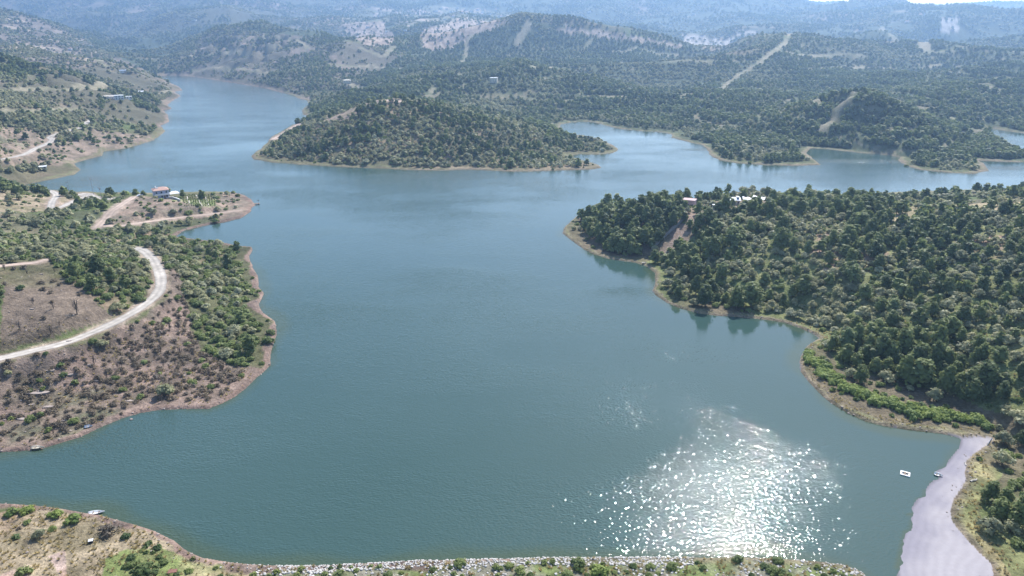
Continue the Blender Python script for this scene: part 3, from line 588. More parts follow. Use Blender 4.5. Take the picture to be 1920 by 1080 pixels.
# unit-size meshes, scaled per plant
PM = {}
for k in range(6): PM['pine', k] = (me_of('crown', blob_leaves(10+k, lobes(10+k, 'pine'), 1000, .046), LM['pine']), me_of('trunk', trunk_mesh(k, 1, .022, 6, .22), BARK))
for k in range(6): PM['olive', k] = (me_of('crown', blob_leaves(120+k, lobes(120+k, 'olive'), 760, .068), LM['olive']), me_of('trunk', trunk_mesh(20+k, .8, .045, 5, .42), BARK))
for k in range(3): PM['shrub', k] = (me_of('evergreen_shrub', blob_leaves(30+k, lobes(30+k, 'shrub'), 560, .105), LM['shrub']),)
for k in range(3): PM['bush', k] = (me_of('waterside_bush', blob_leaves(40+k, lobes(40+k, 'shrub'), 520, .11, .3), LM['bush']),)
for k in range(3):
    tw = twigs(50+k, 16, 1.0, .75, .022); lv = blob_leaves(50+k, lobes(50+k, 'shrub'), 300, .085, 0, .3)
    me = me_of('burnt_shrub', join([tw, lv]), CHAR); me.materials.append(LM['burnt']); me.polygons.foreach_set('material_index', np.array([0]*len(tw[1])+[1]*300, np.int32)); PM['burnt', k] = (me,)
for k in range(3):
    p = join([trunk_mesh(60+k, 1.15, .026, 5, .3), *[(tuple(map(tuple, np.array(v)+np.array((0,0,.35+.12*j)))), f) for j, (v, f) in enumerate([twigs(70+k*5+j, 4, .35, .28, .011) for j in range(4)])]])
    PM['bare', k] = (me_of('bare_tree', p, CHAR),)
FAR = {}
for k in range(3):
    FAR['pine', k] = me_of('far_pine', join([blob_leaves(80+k, lobes(80+k, 'pine'), 110, .12, 0, .35), tube([(0,0,-.2),(0,0,.6)], [.025,.012], 4)]), LM['pine'])
    FAR['olive', k] = me_of('far_tree', blob_leaves(90+k, lobes(90+k, 'olive'), 80, .20, 0, .4), LM['olive'])
    FAR['shrub', k] = me_of('far_shrub', blob_leaves(95+k, lobes(95+k, 'shrub'), 60, .32, 0, .4), LM['shrub'])
# what grows where:  pine olive shrub burnt bare | cover | packing
VEG = dict(clearing=(0,0,.10,.50,.4,.05,1), burnt=(0,.01,.08,.85,.06,.88,.62), thicket=(.02,.30,.68,0,0,.97,.60), olives=(.0,.68,.32,0,0,.80,.72), garden=(0,.1,.9,0,0,.02,1), headland=(0,.25,.75,0,0,.13,.9), fallow=(.02,.38,.6,0,0,.10,1),
 pinesF=(.9,.05,.05,0,0,.95,.62), yardF=(.18,.3,.52,0,0,.50,.8), knollF=(.10,.45,.45,0,0,.32,.9), mixF=(.34,.36,.30,0,0,.95,.60), standF=(.85,.1,.05,0,0,.95,.6), slopeF=(.15,.50,.35,0,0,.95,.58), bankF=(0,.05,.95,0,0,.10,.9), cornerF=(.35,.35,.3,0,0,.75,.7),
 greenG=(0,0,1,0,0,.95,.6), bareG=(0,0,.6,.3,.1,.02,1), grassG=(0,.03,.6,.32,.05,.07,1), dam=(0,0,1,0,0,.62,.75), mudcreek=(0,0,1,0,0,0,1), none=(.1,.4,.5,0,0,.3,.8),
 bareB=(.05,.35,.6,0,0,.22,.9), hillB=(.12,.66,.22,0,0,.95,.60), hillD=(.12,.62,.26,0,0,.95,.64), trackD=(.1,.5,.4,0,0,.12,1), capeE=(.45,.40,.15,0,0,.9,.7))
n = 72000
ang = rng.uniform(-50.5, 50.5, n*2); rr = np.sqrt(rng.uniform(100**2, 1000**2, n*2)); 
# more tries close by than far away
keepp = rng.random(n*2) < np.clip(1.3-rr/1100, .35, 1); ang, rr = np.radians(ang[keepp]), rr[keepp]
cx, cyy = rr*np.sin(ang), rr*np.cos(ang); czz = samp(Z, cx, cyy); cdl = samp(DL, cx, cyy); crd = samp(RD, cx, cyy); cbl = samp(BL, cx, cyy)
cpx, cpy = proj(cx, cyy, np.maximum(czz, 0)); czn = zone_of(cpx, cpy, rr)
cn1 = fbm(cx, cyy, 30, 3, 71); cn2 = fbm(cx, cyy, 45, 3, 73); rv = rng.random((len(cx), 6))
KINDS = ['pine', 'olive', 'shrub', 'burnt', 'bare']
plants = []; cells = {}
def free(x, y, r, pack):
    i, j = int(x//8), int(y//8)
    for a in (-1, 0, 1):
        for b in (-1, 0, 1):
            for (u, v, s) in cells.get((i+a, j+b), ()):
                if (u-x)**2+(v-y)**2 < (pack*(r+s))**2: return False
    return True
def add(x, y, z, kind, h, r, var=None, lab=None, zone='none'):
    cells.setdefault((int(x//8), int(y//8)), []).append((x, y, r))
    plants.append(dict(x=x, y=y, z=z, k=kind, h=h, r=r, v=var, lab=lab, zone=zone))
# single plants one can point to in the photograph: pixel of the foot, kind, height, label
SPECIAL = [
 ((20,377),'olive',6.5,'lone round tree with bare trunk casting shadow on the upper left fallow field'), ((235,366),'bush',4.6,'bright green leafy tree left of the red-roofed house'),
 ((186,512),'pine',10,'tall dark conifer standing above the green scrub left of the road bend'), ((197,378),'shrub',3.4,'dark round shrub beside the white gravel road end'), ((217,380),'shrub',3.6,'dark round shrub right of the gravel road end'),
 ((1322,574),'pine',12,'tall dark pine at the right bank waterline, left of the pair'), ((1381,579),'pine',12,'tall dark pine at the right bank waterline, right of the pair'),
 ((1350,374),'pine',8.5,'umbrella-shaped pine on the skyline left of the pale blue roof'), ((1437,370),'pine',8,'spiky pine on the skyline behind the white sheets'), ((1551,388),'olive',10,'broad round-crowned tree standing up on the right skyline'),
 ((1608,380),'pine',9,'left of two narrow pines on the right skyline'), ((1632,376),'pine',9.5,'taller middle pine on the right skyline against the lake'), ((1657,378),'pine',8.5,'pointed pine on the right skyline beside the open gap'), ((1734,378),'pine',9.5,'wide dark pine on the skyline at the far right knoll'), ((1897,362),'olive',5,'dark tree on the dry top of the right-hand knoll'), ((1693,374),'shrub',3,'small round bush alone in the bare skyline gap'),
 ((1905,985),'pine',10,'big dark tree with deep shadow above the mud beach'), ((1880,835),'olive',6,'grey-green tree beside the white post'),
 ((75,1008),'olive',3.0,'small thin-trunked tree on the dry grass knoll'), ((38,972),'bare',2.6,'dark sapling on the knoll edge, further left'), ((26,965),'bare',3.0,'taller dark sapling leaning on the knoll edge'), ((45,1078),'shrub',2.6,'dark shrub at the bottom edge of the dry knoll'),
 ((205,1000),'burnt',3.2,'purplish leafless bush on the dry knoll above the shore'), ((145,590),'bare',8,'tall dead trunk standing in the burnt clearing'), ((38,620),'bare',5,'dead black tree at the left of the burnt clearing'),
 ((20,966),'bush',2.2,'leftmost bright green bush on the knoll shoreline'), ((52,962),'bush',2.4,'second bright green bush on the knoll shoreline'), ((106,968),'bush',2.3,'pale green bush in the middle of the knoll shoreline'), ((140,978),'bush',2.8,'large bright green bush next to the beached white boat'),
 ((270,1072),'shrub',2.6,'dark green bush in the corner thicket at the bottom left'), ((1085,1062),'shrub',2.6,'round dark bush on the rock dam, middle'), ((1125,1078),'bush',2.8,'tall bright bush on the rock dam, right of the dark one'), ((975,1076),'shrub',2.2,'dark bush on the rock dam, left of centre'),
 ((1372,555),'olive',5,'round grey tree just above the waterline pine'), ((1445,362),'olive',4,'round olive beside the spiky skyline pine'),
 ((405,418),'shrub',3.5,'pair of dark shrubs by the headland track'), ((325,402),'olive',4.5,'dark round tree on the slope below the red-roofed house'), ((355,402),'shrub',3.6,'smaller dark shrub right of the round tree below the house'), ((408,396),'olive',4.4,'round tree at the foot of the terraced garden'), ((425,364),'shrub',3.0,'single dark bush on the headland crest before the point')]
for (px, py), kind, h, lab in SPECIAL:
    x, y, z = pick(px, py); r_ = dict(pine=.3, olive=.6, shrub=.85, burnt=.8, bare=.3, bush=.9)[kind]*h
    add(x, y, z, kind, h, r_, None, lab)
# bright bushes in a belt along the right bank
belt = smooth_line([(*W(px, py), 0) for px, py in ((1512,668),(1530,692),(1560,718),(1600,742),(1650,762),(1700,776),(1750,785),(1800,795),(1840,800))], 1.3)
for x, y, _ in belt:
    for k in range(6):
        xx, yy = x+random.gauss(0, 1.2), y+random.gauss(1.2, 1.5); h = random.uniform(1.8, 3.5)
        if free(xx, yy, h*.7, .34) and samp(DL, xx, yy) > 1.5: add(xx, yy, ground(xx, yy), 'bush', h, h*.75, None, None, 'belt')
chid = np.zeros(len(cx), bool)
for t in np.linspace(.3, .985, 60): chid |= samp(Z, cx*t, cyy*t) > H+(czz+1.0-H)*t
order = np.argsort(-(rng.random(len(cx))), kind='stable')
bld = [PADS[k][:2]+(r_,) for k, r_ in (('house', 9), ('villa', 24), ('cabin', 9), ('shed_b', 8), ('long', 13), ('tent', 17), ('pink', 7), ('hut', 5))]
for i in order:
    if cdl[i] < 1.6 or crd[i] < 2.4 or cbl[i] < 1.5 or rr[i] < 100: continue
    zn = ZN[czn[i]] if czn[i] >= 0 else 'none'; t = VEG.get(zn, VEG['none'])
    if rr[i] > 620 and zn in ('none', 'forestE', 'hillC'): continue
    cover = t[5]*(1 if t[5] > .8 or t[5] < .03 else np.clip(1+(2.4 if zn == 'burnt' else 1.3)*cn1[i], .08, 1.8))
    if cdl[i] < (5 if rr[i] < 620 else 11)*(1+.5*cn2[i]) and zn not in ('standF', 'dam', 'pinesF'): cover *= .10
    if chid[i] and rr[i] < 640: cover *= .30
    if rv[i,0] > cover: continue
    pw = np.array(t[:5])*np.clip(np.array([1+1.4*cn2[i], 1-1.2*cn2[i], 1+.3*cn1[i], 1, 1]), .1, 3); pw /= pw.sum(); kind = KINDS[int(np.searchsorted(np.cumsum(pw), rv[i,1]*.9999))]
    u = rv[i,2]
    if kind in ('pine', 'olive') and cdl[i] < 7: continue
    if kind == 'pine': h = (5.5+8*u*(.5+.5*u)) if zn in ('standF', 'pinesF', 'mixF') else 5+3.8*u; r_ = h*.30*(.9+.4*rv[i,3])
    elif kind == 'olive': h = 2.3+3.6*u*u**.3; r_ = h*.62*(.85+.4*rv[i,3])
    elif kind == 'shrub': h = 1.2+1.7*u*u; r_ = h*.85
    elif kind == 'burnt': h = .9+1.3*u; r_ = h*.75
    else: h = 2.5+3*u*u; r_ = h*.3
    if zn == 'thicket' and kind == 'shrub': h *= 1.25; r_ *= 1.3
    if zn in ('dam', 'greenG', 'grassG'): h *= .62; r_ *= .7
    if any((cx[i]-a)**2+(cyy[i]-b)**2 < c*c for a, b, c in bld): continue
    if free(cx[i], cyy[i], r_, t[6]): add(cx[i], cyy[i], czz[i], kind, h, r_, None, None, zn)
# seen or hidden, and how large in the photograph
ax = np.array([p['x'] for p in plants]); ay = np.array([p['y'] for p in plants]); az = np.array([p['z']+p['h']*.8 for p in plants]); ah = np.array([p['h'] for p in plants])
apx, apy = proj(ax, ay, az); vis = (apx > -10) & (apx < 1930) & (apy > -10) & (apy < 1095)
ts = np.linspace(.25, .985, 70)
blk = np.zeros(len(ax), bool)
for t in ts: blk |= samp(Z, ax*t, ay*t) > H+(az-H)*t
vis &= ~blk; dist = np.sqrt(ax**2+ay**2+(az-H)**2); app = np.where(vis, ah/dist, 0)
for i, p in enumerate(plants): p['px'], p['py'], p['vis'], p['app'] = apx[i], apy[i], bool(vis[i]), float(app[i]*(9 if p['lab'] else 1))
WHERE = dict(clearing='in the burnt clearing above the pale road', burnt='on the burnt slope below the pale road', thicket='in the green scrub round the road bend', olives='in the grove between the scrub and the headland track', headland='on the bare headland slope below the red-roofed house',
 fallow='on the fallow field by the upper gravel road', garden='among the garden terraces', pinesF='in the dense pine stand left of the hillside wall', yardF='in the yard of the hilltop buildings on the right', knollF='on the dry knoll at the right skyline', mixF='on the wooded slope below the hilltop buildings', standF='in the tall stand behind the bright bush belt',
 slopeF='on the mixed slope of the right bank', bankF='on the grassy bank beside the mud beach', cornerF='in the shade behind the grassy bank at lower right', greenG='in the green corner thicket at the bottom left', bareG='on the bare tracks of the bottom left knoll', grassG='on the dry grass knoll at the bottom left', dam='on the rock face of the dam', belt='in the belt along the right bank',
 none='near the shore of the lake', bareB='on the bare terraces of the left bay', hillB='on the hill behind the left bay', hillD='on the central peninsula', trackD='along the ridge track of the central peninsula', capeE='on the far right cape')
NAMES = dict(pine=('pine_tree', 'dark green pine', 'tree'), olive=('olive_tree', 'grey-green round tree', 'tree'), shrub=('evergreen_shrub', 'green rounded shrub', 'shrub'), burnt=('burnt_shrub', 'scorched brown shrub', 'shrub'), bare=('bare_tree', 'leafless blackened tree', 'tree'), bush=('waterside_bush', 'bright green bush', 'bush'))
PLUR = dict(pine='pines', olive='grey-green trees', shrub='green shrubs', burnt='scorched shrubs', bare='leafless trees', bush='bright bushes')
LIMIT = dict(pine=290, olive=290, shrub=290, burnt=290, bare=80, bush=290)
rest = {k: [] for k in LIMIT}; solo = []
for k in LIMIT:
    L_ = sorted((p for p in plants if p['k'] == k), key=lambda p: -p['app'])
    n_solo = min(LIMIT[k], sum(p['app'] > 0 for p in L_)); solo += L_[:n_solo]; rest[k] = L_[n_solo:]
ORD = 'first second third fourth fifth sixth seventh eighth ninth tenth eleventh twelfth thirteenth fourteenth fifteenth sixteenth seventeenth eighteenth nineteenth twentieth twenty-first twenty-second twenty-third'.split()
COLS = {1: [''], 3: ['left', 'centre', 'right'], 5: ['far left', 'left', 'centre', 'right', 'far right']}
def name_rest(L_, plural, where, nc=1, nr=1, ns=3):
    # like plants of one place: told apart by part of the place, size, and order from the left within that
    if not L_: return
    if len(L_) <= 14: nc = nr = ns = 1
    xs, ys, hs = sorted(p['px'] for p in L_), sorted(p['py'] for p in L_), sorted(p['app'] for p in L_); n = len(L_); cells_ = {}
    import bisect
    for p in L_: cells_.setdefault((bisect.bisect_left(xs, p['px'])*nc//n, bisect.bisect_left(ys, p['py'])*nr//n, bisect.bisect_left(hs, p['app'])*ns//n), []).append(p)
    for (c, r_, z_), M_2 in cells_.items():
        M_2.sort(key=lambda p: p['px']); part = ' '.join(t for t in ((['upper', 'middle', 'lower'][r_] if nr == 3 else ''), COLS[nc][min(c, nc-1)]) if t)
        size = ['small ', 'medium ', 'large '][z_] if ns == 3 else ''
        for i, p in enumerate(M_2):
            place = (part+' of the ' if part else 'on the ')+where; sg = plural[:-2] if plural.endswith('shes') else plural[:-1]
            p['lab'] = ('only %s%s, %s' % (size, sg, place)) if len(M_2) == 1 else '%s %s%s from left, %s' % (ORD[min(i, 22)], size, sg, place)
SHORT = dict(clearing='burnt clearing above the road', burnt='burnt slope below the road', thicket='scrub round the road bend', olives='grove behind the headland track', headland='bare headland below the house', fallow='fallow field by the gravel road', garden='garden terraces', pinesF='stand left of the wall', yardF='hilltop yard', knollF='dry skyline knoll', mixF='slope below hilltop buildings',
 standF='stand behind the bright bushes', slopeF='mixed right bank slope', bankF='grassy bank beside the mud', cornerF='corner behind the grassy bank', greenG='green bottom left corner', bareG='bare bottom left tracks', grassG='dry bottom left knoll', dam='dam face', belt='right bank belt', none='lake shore', bareB='left bay terraces', hillB='hill behind the left bay', hillD='central peninsula', trackD='peninsula ridge track', capeE='far right cape')
# labels: the outermost plants of each group are told apart, the rest share a true description
grp = {}
for p in solo: grp.setdefault((p['k'], p['zone']), []).append(p)
for (k, zn), L_ in grp.items():
    un = [p for p in L_ if not p['lab']]; base = NAMES[k][1]; wh = WHERE.get(zn, WHERE['none'])
    for what, key in (('tallest', lambda p: -p['app']), ('leftmost', lambda p: p['px']), ('rightmost', lambda p: -p['px']), ('uppermost', lambda p: p['py']), ('lowest standing', lambda p: -p['py'])):
        c = [p for p in un if not p['lab']]
        if len(un) >= 2 and c:
            p = min(un, key=key)
            if not p['lab']: p['lab'] = '%s %s %s' % (what, base, wh)
        elif len(un) == 1 and c: c[0]['lab'] = 'only %s %s' % (base, wh)
    name_rest([p for p in un if not p['lab']], PLUR[k], SHORT.get(zn, 'lake shore'), 3 if len(un) > 24 else 1, 3 if len(un) > 60 else 1)
roots = []
def plant_obj(p):
    nm, base, cat = NAMES[p['k']]; nv = max(k[1] for k in PM if k[0] == p['k'])+1; v = random.randrange(nv); ms = PM[p['k'], v]
    h = p['h']; w_ = dict(pine=.30, olive=.62, shrub=.9, burnt=.8, bare=.3, bush=.9)[p['k']]; s = p['r']/w_
    if len(ms) == 1:
        o = bpy.data.objects.new(nm, ms[0]); root = o; C.objects.link(o)
    else:
        root = bpy.data.objects.new(nm, None); root.empty_display_size = .5; C.objects.link(root)
        for m_, pn_ in zip(ms, ('crown', 'trunk')):
            o = bpy.data.objects.new(pn_, m_); o.parent = root; C.objects.link(o)
    root.location = (p['x'], p['y'], p['z']-.05); root.scale = (s*random.uniform(.85, 1.18), s*random.uniform(.85, 1.18), h); root.rotation_euler = (random.gauss(0, .04), random.gauss(0, .04), random.random()*6.28)
    tagged(root, p['lab'], cat, '%s %s' % (PLUR[p['k']], WHERE.get(p['zone'], WHERE['none'])))
    p['o'] = root; return root
for p in solo: plant_obj(p)
# low-detail trees that stand singly far away; the woods below repeat them
def far_single(kind, k, px, py, h, lab):
    x, y, z = pick(px, py, 500); o = bpy.data.objects.new({'pine': 'pine_tree', 'olive': 'round_tree', 'shrub': 'round_shrub'}[kind], FAR[kind, k]); C.objects.link(o)
    s = h*(1.3 if kind == 'pine' else 1); o.location = (x, y, z-.1); o.scale = (s, s, h); o.rotation_euler[2] = k*1.7; tagged(o, lab, 'shrub' if kind == 'shrub' else 'tree'); return o
FO = dict(pine=[far_single('pine', 0, 1131, 281, 9, 'dark tree standing nearest the tip of the low grassy spit'), far_single('pine', 1, 1122, 277, 7, 'smaller dark tree left of the spit-end tree'), far_single('pine', 2, 1098, 270, 7, 'dark tree in the middle of the low grassy spit')],
 olive=[far_single('olive', 0, 1141, 280, 5, 'loose round tree right of the dark spit-end tree'), far_single('olive', 1, 555, 282, 5.5, 'round dark tree low on the left flank of the central peninsula'), far_single('olive', 2, 760, 290, 6, 'round tree above the shore in the middle of the central peninsula')],
 shrub=[far_single('shrub', 0, 236, 276, 2.2, 'small shrub alone near the left bay shore'), far_single('shrub', 1, 690, 305, 2.6, 'shrub on the grassy shore band of the central peninsula'), far_single('shrub', 2, 1700, 312, 2.4, 'shrub on the tip of the far right cape')])
# woods: points carrying size, turn and kind; a node group sets a tree on each
def scatter(name, pts, protos, label, cat):
    n = len(pts); a = np.array(pts, np.float32)
    me = bpy.data.meshes.new(name); me.vertices.add(n); me.vertices.foreach_set('co', a[:,:3].ravel())
    s_ = me.attributes.new('size', 'FLOAT_VECTOR', 'POINT'); s_.data.foreach_set('vector', a[:,[3,3,4]].ravel())
    r_ = me.attributes.new('turn', 'FLOAT_VECTOR', 'POINT'); t = np.zeros((n, 3), np.float32); t[:,2] = rng.random(n)*6.283; t[:,:2] = rng.normal(0, .05, (n, 2)); r_.data.foreach_set('vector', t.ravel())
    k_ = me.attributes.new('pick', 'INT', 'POINT'); k_.data.foreach_set('value', rng.integers(0, len(protos), n).astype(np.int32))
    o = bpy.data.objects.new(name, me); C.objects.link(o)
    ng = bpy.data.node_groups.new(name, 'GeometryNodeTree'); ng.interface.new_socket('Geometry', in_out='INPUT', socket_type='NodeSocketGeometry'); ng.interface.new_socket('Geometry', in_out='OUTPUT', socket_type='NodeSocketGeometry')
    N = ng.nodes.new; L = ng.links.new; gi_, go = N('NodeGroupInput'), N('NodeGroupOutput'); jn = N('GeometryNodeJoinGeometry'); ip = N('GeometryNodeInstanceOnPoints')
    for q_ in protos:
        oi = N('GeometryNodeObjectInfo'); oi.transform_space = 'ORIGINAL'; oi.inputs['Object'].default_value = q_; oi.inputs['As Instance'].default_value = True; L(oi.outputs['Geometry'], jn.inputs[0])
    def attr(nm, ty):
        na = N('GeometryNodeInputNamedAttribute'); na.data_type = ty; na.inputs['Name'].default_value = nm; return na.outputs['Attribute']
    L(gi_.outputs[0], ip.inputs['Points']); L(jn.outputs[0], ip.inputs['Instance']); ip.inputs['Pick Instance'].default_value = True
    L(attr('pick', 'INT'), ip.inputs['Instance Index']); L(attr('turn', 'FLOAT_VECTOR'), ip.inputs['Rotation']); L(attr('size', 'FLOAT_VECTOR'), ip.inputs['Scale']); L(ip.outputs[0], go.inputs[0])
    o.modifiers.new('plants', 'NODES').node_group = ng
    return tagged(o, label, cat, kind='stuff')
WD_ = dict(pine=.30, olive=.62, shrub=.9, burnt=.8, bare=.3, bush=.9)
def rows(L_, kx=1): return [(p['x'], p['y'], p['z']-.05, p['r']/WD_[p['k']], p['h']) for p in L_]
near_pts = {k: rows(rest[k]) for k in rest}
# far woods
bands = []; r0 = 620.0
while r0 < 9500:
    cell = 4.35*max(1, r0/1000)**.8; nA = int(1.74*r0/cell); t = (np.arange(nA)+rng.random(nA))/nA*1.74-.87; bands.append(np.stack([t, r0+cell*rng.random(nA), np.full(nA, cell)], 1)); r0 += cell
B = np.vstack(bands); fx, fy = B[:,1]*np.sin(B[:,0]), B[:,1]*np.cos(B[:,0]); fr = B[:,1]; fcell = B[:,2]
fz = samp(Z, fx, fy); fdl = samp(DL, fx, fy); fbl = samp(BL, fx, fy); frd = samp(RD, fx, fy); fpx, fpy = proj(fx, fy, fz); fzn = zone_of(fpx, fpy, fr)
fn = fbm(fx, fy, 90, 4, 81); fn3 = fbm(fx, fy, 420, 4, 45); fn4 = fbm(fx, fy, 200, 3, 85)
FV = dict(forestE=(.95,.85), hillC=(.80,.22), greyB=(.60,.15), greyfar=(.58,.35), hillB=(.72,.2), cut=(.13,.3), field=(0,0), terraces=(.16,.3), village=(.34,.3), none=(.62,.6), hillD=(0,0), trackD=(0,0), capeE=(0,0), bareB=(0,0))
den = np.full(len(fx), .62); pin = np.full(len(fx), .6)
for k, nm in enumerate(ZN):
    if nm in FV: den[fzn == k], pin[fzn == k] = FV[nm]
den = np.where((den > .3) & (den < .9), den*np.clip(1+1.5*fn+.6*fn3, .05, 1.7), den)
row = np.where(np.isin(fzn, [k for k, nm in enumerate(ZN) if nm == 'forestE']), np.clip(.95+.75*np.sin(2*np.pi*fz/7.5+2.5*fn4)-.6*np.clip(fn-.35, 0, 1)*2, .25, 1), 1)
ok = (rng.random(len(fx)) < den*row) & (fdl > 12) & (fbl > 2.5) & (frd > 2); isp = rng.random(len(fx)) < np.clip(pin+.9*fn4, .03, .97)
for a, b, c in [PADS[k][:2]+(18,) for k in ('villa', 'cabin', 'shed_b', 'farm1', 'farm2')]: ok &= (fx-a)**2+(fy-b)**2 > c*c
ok &= ~(np.isin(fzn, [k for k, nm in enumerate(ZN) if nm == 'forestE']) & (np.abs(((fz+5*fbm(fx, fy, 60, 4, 41)+3*fn3)/17) % 1-.5) < .06) & (fn3+.7*fbm(fx, fy, 60, 4, 41) > -.15))
ok &= ~((fzn < 0) & (fr < 1000) & (fdl < 25))
hh = np.where(isp, 6.0, 4.2)*(.7+.7*rng.random(len(fx)))*np.maximum(1, fcell/7.6); ww = np.where(isp, hh*1.45, np.maximum(hh*.95, fcell*.72))
far_pts = {True: np.stack([fx, fy, fz-.2, ww, hh], 1)[ok & isp], False: np.stack([fx, fy, fz-.2, ww, hh], 1)[ok & ~isp]}
scatter('pine_woodland', np.vstack([np.array(near_pts['pine']).reshape(-1,5)*np.array([1,1,1,1.1,1]), far_pts[True]]), FO['pine'], 'dark pine woodland covering the far hills', 'woodland')
scatter('mixed_scrubland', np.vstack([np.array(near_pts['olive']).reshape(-1,5), far_pts[False]]), FO['olive'], 'grey-green scrub and olive woodland covering the hills', 'woodland')
one = lambda k: [p['o'] for p in solo if p['k'] == k]
def protos_of(k):
    seen_, out = set(), []
    for o in one(k):
        m_ = o.data
        if m_.name not in seen_: seen_.add(m_.name); out.append(o)
    return out
if len(near_pts['shrub']): scatter('low_scrub', near_pts['shrub'], FO['shrub'], 'low green scrub filling the banks between the trees', 'scrub')
if len(near_pts['burnt']): scatter('burnt_scrub', near_pts['burnt'], protos_of('burnt'), 'scorched brown scrub spread over the burnt slope', 'scrub')
# dry grass tussocks on the near banks
na = 48000; ga = np.radians(rng.uniform(-50, 50, na)); gr = np.sqrt(rng.uniform(105**2, 330**2, na)); gx, gy = gr*np.sin(ga), gr*np.cos(ga); gz = samp(Z, gx, gy); gdl = samp(DL, gx, gy); gpx, gpy = proj(gx, gy, gz); gzn = zone_of(gpx, gpy, gr)
gd = np.zeros(na)
for k, nm in enumerate(ZN): gd[gzn == k] = dict(grassG=.85, bankF=.8, bareG=.12, slopeF=.35, cornerF=.4, burnt=.3, clearing=.35, greenG=.6, dam=.6, standF=.2).get(nm, 0)
gd = np.where((gdl > .8) & (gdl < 6) & (gx > 0), np.maximum(gd, .6), gd)
gk = (rng.random(na) < gd*np.clip(1+fbm(gx, gy, 12, 3, 91), .2, 1.5)) & (gdl > .8) & (samp(RD, gx, gy) > .6)
tv, tf = [], []
rgt = random.Random(3)
for i in range(46):
    a = rgt.random()*6.28; s = rgt.uniform(.2,.55); w_ = .05; c_ = (math.cos(a)*.12, math.sin(a)*.12); t_ = (math.cos(a)*s, math.sin(a)*s, rgt.uniform(.5,1)); o_ = len(tv)
    tv += [(c_[0]-math.sin(a)*w_, c_[1]+math.cos(a)*w_, -.1), (c_[0]+math.sin(a)*w_, c_[1]-math.cos(a)*w_, -.1), t_]; tf.append((o_, o_+1, o_+2))
gx0, gy0, gz0 = pick(172, 1000); tuft = bpy.data.objects.new('grass_tuft', me_of('grass_tuft', (tv, tf), LM['grass'])); C.objects.link(tuft); tuft.location = (gx0, gy0, gz0); tuft.scale = (1.1, 1.1, .9)
tagged(tuft, 'straw-coloured grass tuft on the dry knoll beside the pale box', 'grass')
gs = .4+.6*rng.random(na); scatter('dry_grass', np.stack([gx, gy, gz, gs*1.25, gs*.8], 1)[gk], [tuft], 'straw-coloured grass growing over the near banks', 'grass')
print('PLANTS', len(plants), {k: (sum(p['k'] == k for p in solo), len(rest[k])) for k in LIMIT}, 'far', len(far_pts[True]), len(far_pts[False]), 'grass', int(gk.sum()))
#PART4
# ------------------------------------------------------------------ built things
class MB:
    def __init__(s): s.v, s.f = [], []
    def raw(s, v, f):
        o = len(s.v); s.v += [tuple(map(float, p)) for p in v]; s.f += [tuple(i+o for i in q_) for q_ in f]; return s
    def box(s, x, y, z, w, d, h, rz=0, taper=1.0):
        c, n = math.cos(rz), math.sin(rz); v = []
        for k, t in ((0, 1), (1, taper)):
            for a, b in ((-1,-1),(1,-1),(1,1),(-1,1)):
                u, w2 = a*w/2*t, b*d/2*t; v.append((x+u*c-w2*n, y+u*n+w2*c, z+k*h))
        return s.raw(v, [(3,2,1,0),(4,5,6,7),(0,1,5,4),(1,2,6,5),(2,3,7,6),(3,0,4,7)])
    def cyl(s, p0, p1, r0, r1=None, k=8):
        v, f = tube([p0, p1], [r0, r0 if r1 is None else r1], k); f.append(tuple(range(k-1, -1, -1))); return s.raw(v, f)
    def hip(s, x, y, z, w, d, h, ridge=.45, th_=.15):
        a, b, r_ = w/2, d/2, w*ridge/2; v = [(x-a,y-b,z),(x+a,y-b,z),(x+a,y+b,z),(x-a,y+b,z),(x-a,y-b,z+th_),(x+a,y-b,z+th_),(x+a,y+b,z+th_),(x-a,y+b,z+th_),(x-r_,y,z+h),(x+r_,y,z+h)]
        return s.raw(v, [(3,2,1,0),(0,1,5,4),(1,2,6,5),(2,3,7,6),(3,0,4,7),(4,5,9,8),(6,7,8,9),(5,6,9),(7,4,8)])
    def build(s, name, mat, parent=None): return mesh_obj(name, s.v, s.f, mat, parent)
def empty(name, loc, rz=0):
    o = bpy.data.objects.new(name, None); o.empty_display_size = 1; C.objects.link(o); o.location = loc; o.rotation_euler[2] = rz; return o
def facing(x, y): return -math.atan2(x, y)      # turns a front (local -y) towards the dam
WALLW = plain('white_render', (.72,.71,.68), .8, .08, .6); WALLG = plain('blue_grey_render', (.42,.45,.55), .8, .1, .6); TILE = plain('orange_tiles', (.50,.31,.24), .8, .2, 2); GLASS = plain('dark_window', (.03,.04,.05), .15, .1)
WHITE = plain('white_sheet', (.80,.80,.78), .6, .05, .5); STONE = plain('pale_stone', (.55,.50,.43), .9, .25, 1.2); STEEL = plain('blue_grey_sheet', (.36,.42,.50), .5, .1, .5, .1); PINK = plain('pinkish_render', (.58,.42,.40), .9, .15, .8); WOOD = plain('weathered_wood', (.24,.18,.13), .85, .3, 3)
CREAM = plain('cream_render', (.62,.56,.44), .85, .12, .5); RUST = plain('rusty_metal', (.22,.10,.07), .8, .35, 4); RED = plain('red_plastic', (.35,.08,.07), .5, .15, 2); BLUE = plain('blue_paint', (.10,.16,.34), .5, .15, 2); DARK = plain('dark_rubber', (.03,.03,.035), .7, .2, 3); CONC = plain('grey_concrete', (.36,.35,.34), .9, .2, .8); CARW = plain('white_car_paint', (.75,.75,.75), .3, .03)
def windows(root, w, d, zs, n, mat_frame, sz=(1.1, 1.3)):
    for z in zs:
        for i in range(n):
            x = -w/2+w*(i+.5)/n
            f = MB().box(x, -d/2-.03, z-.08, sz[0]+.2, .14, sz[1]+.16).build('window', mat_frame, root); MB().box(x, -d/2-.09, z, sz[0], .08, sz[1]).build('pane', GLASS, f)
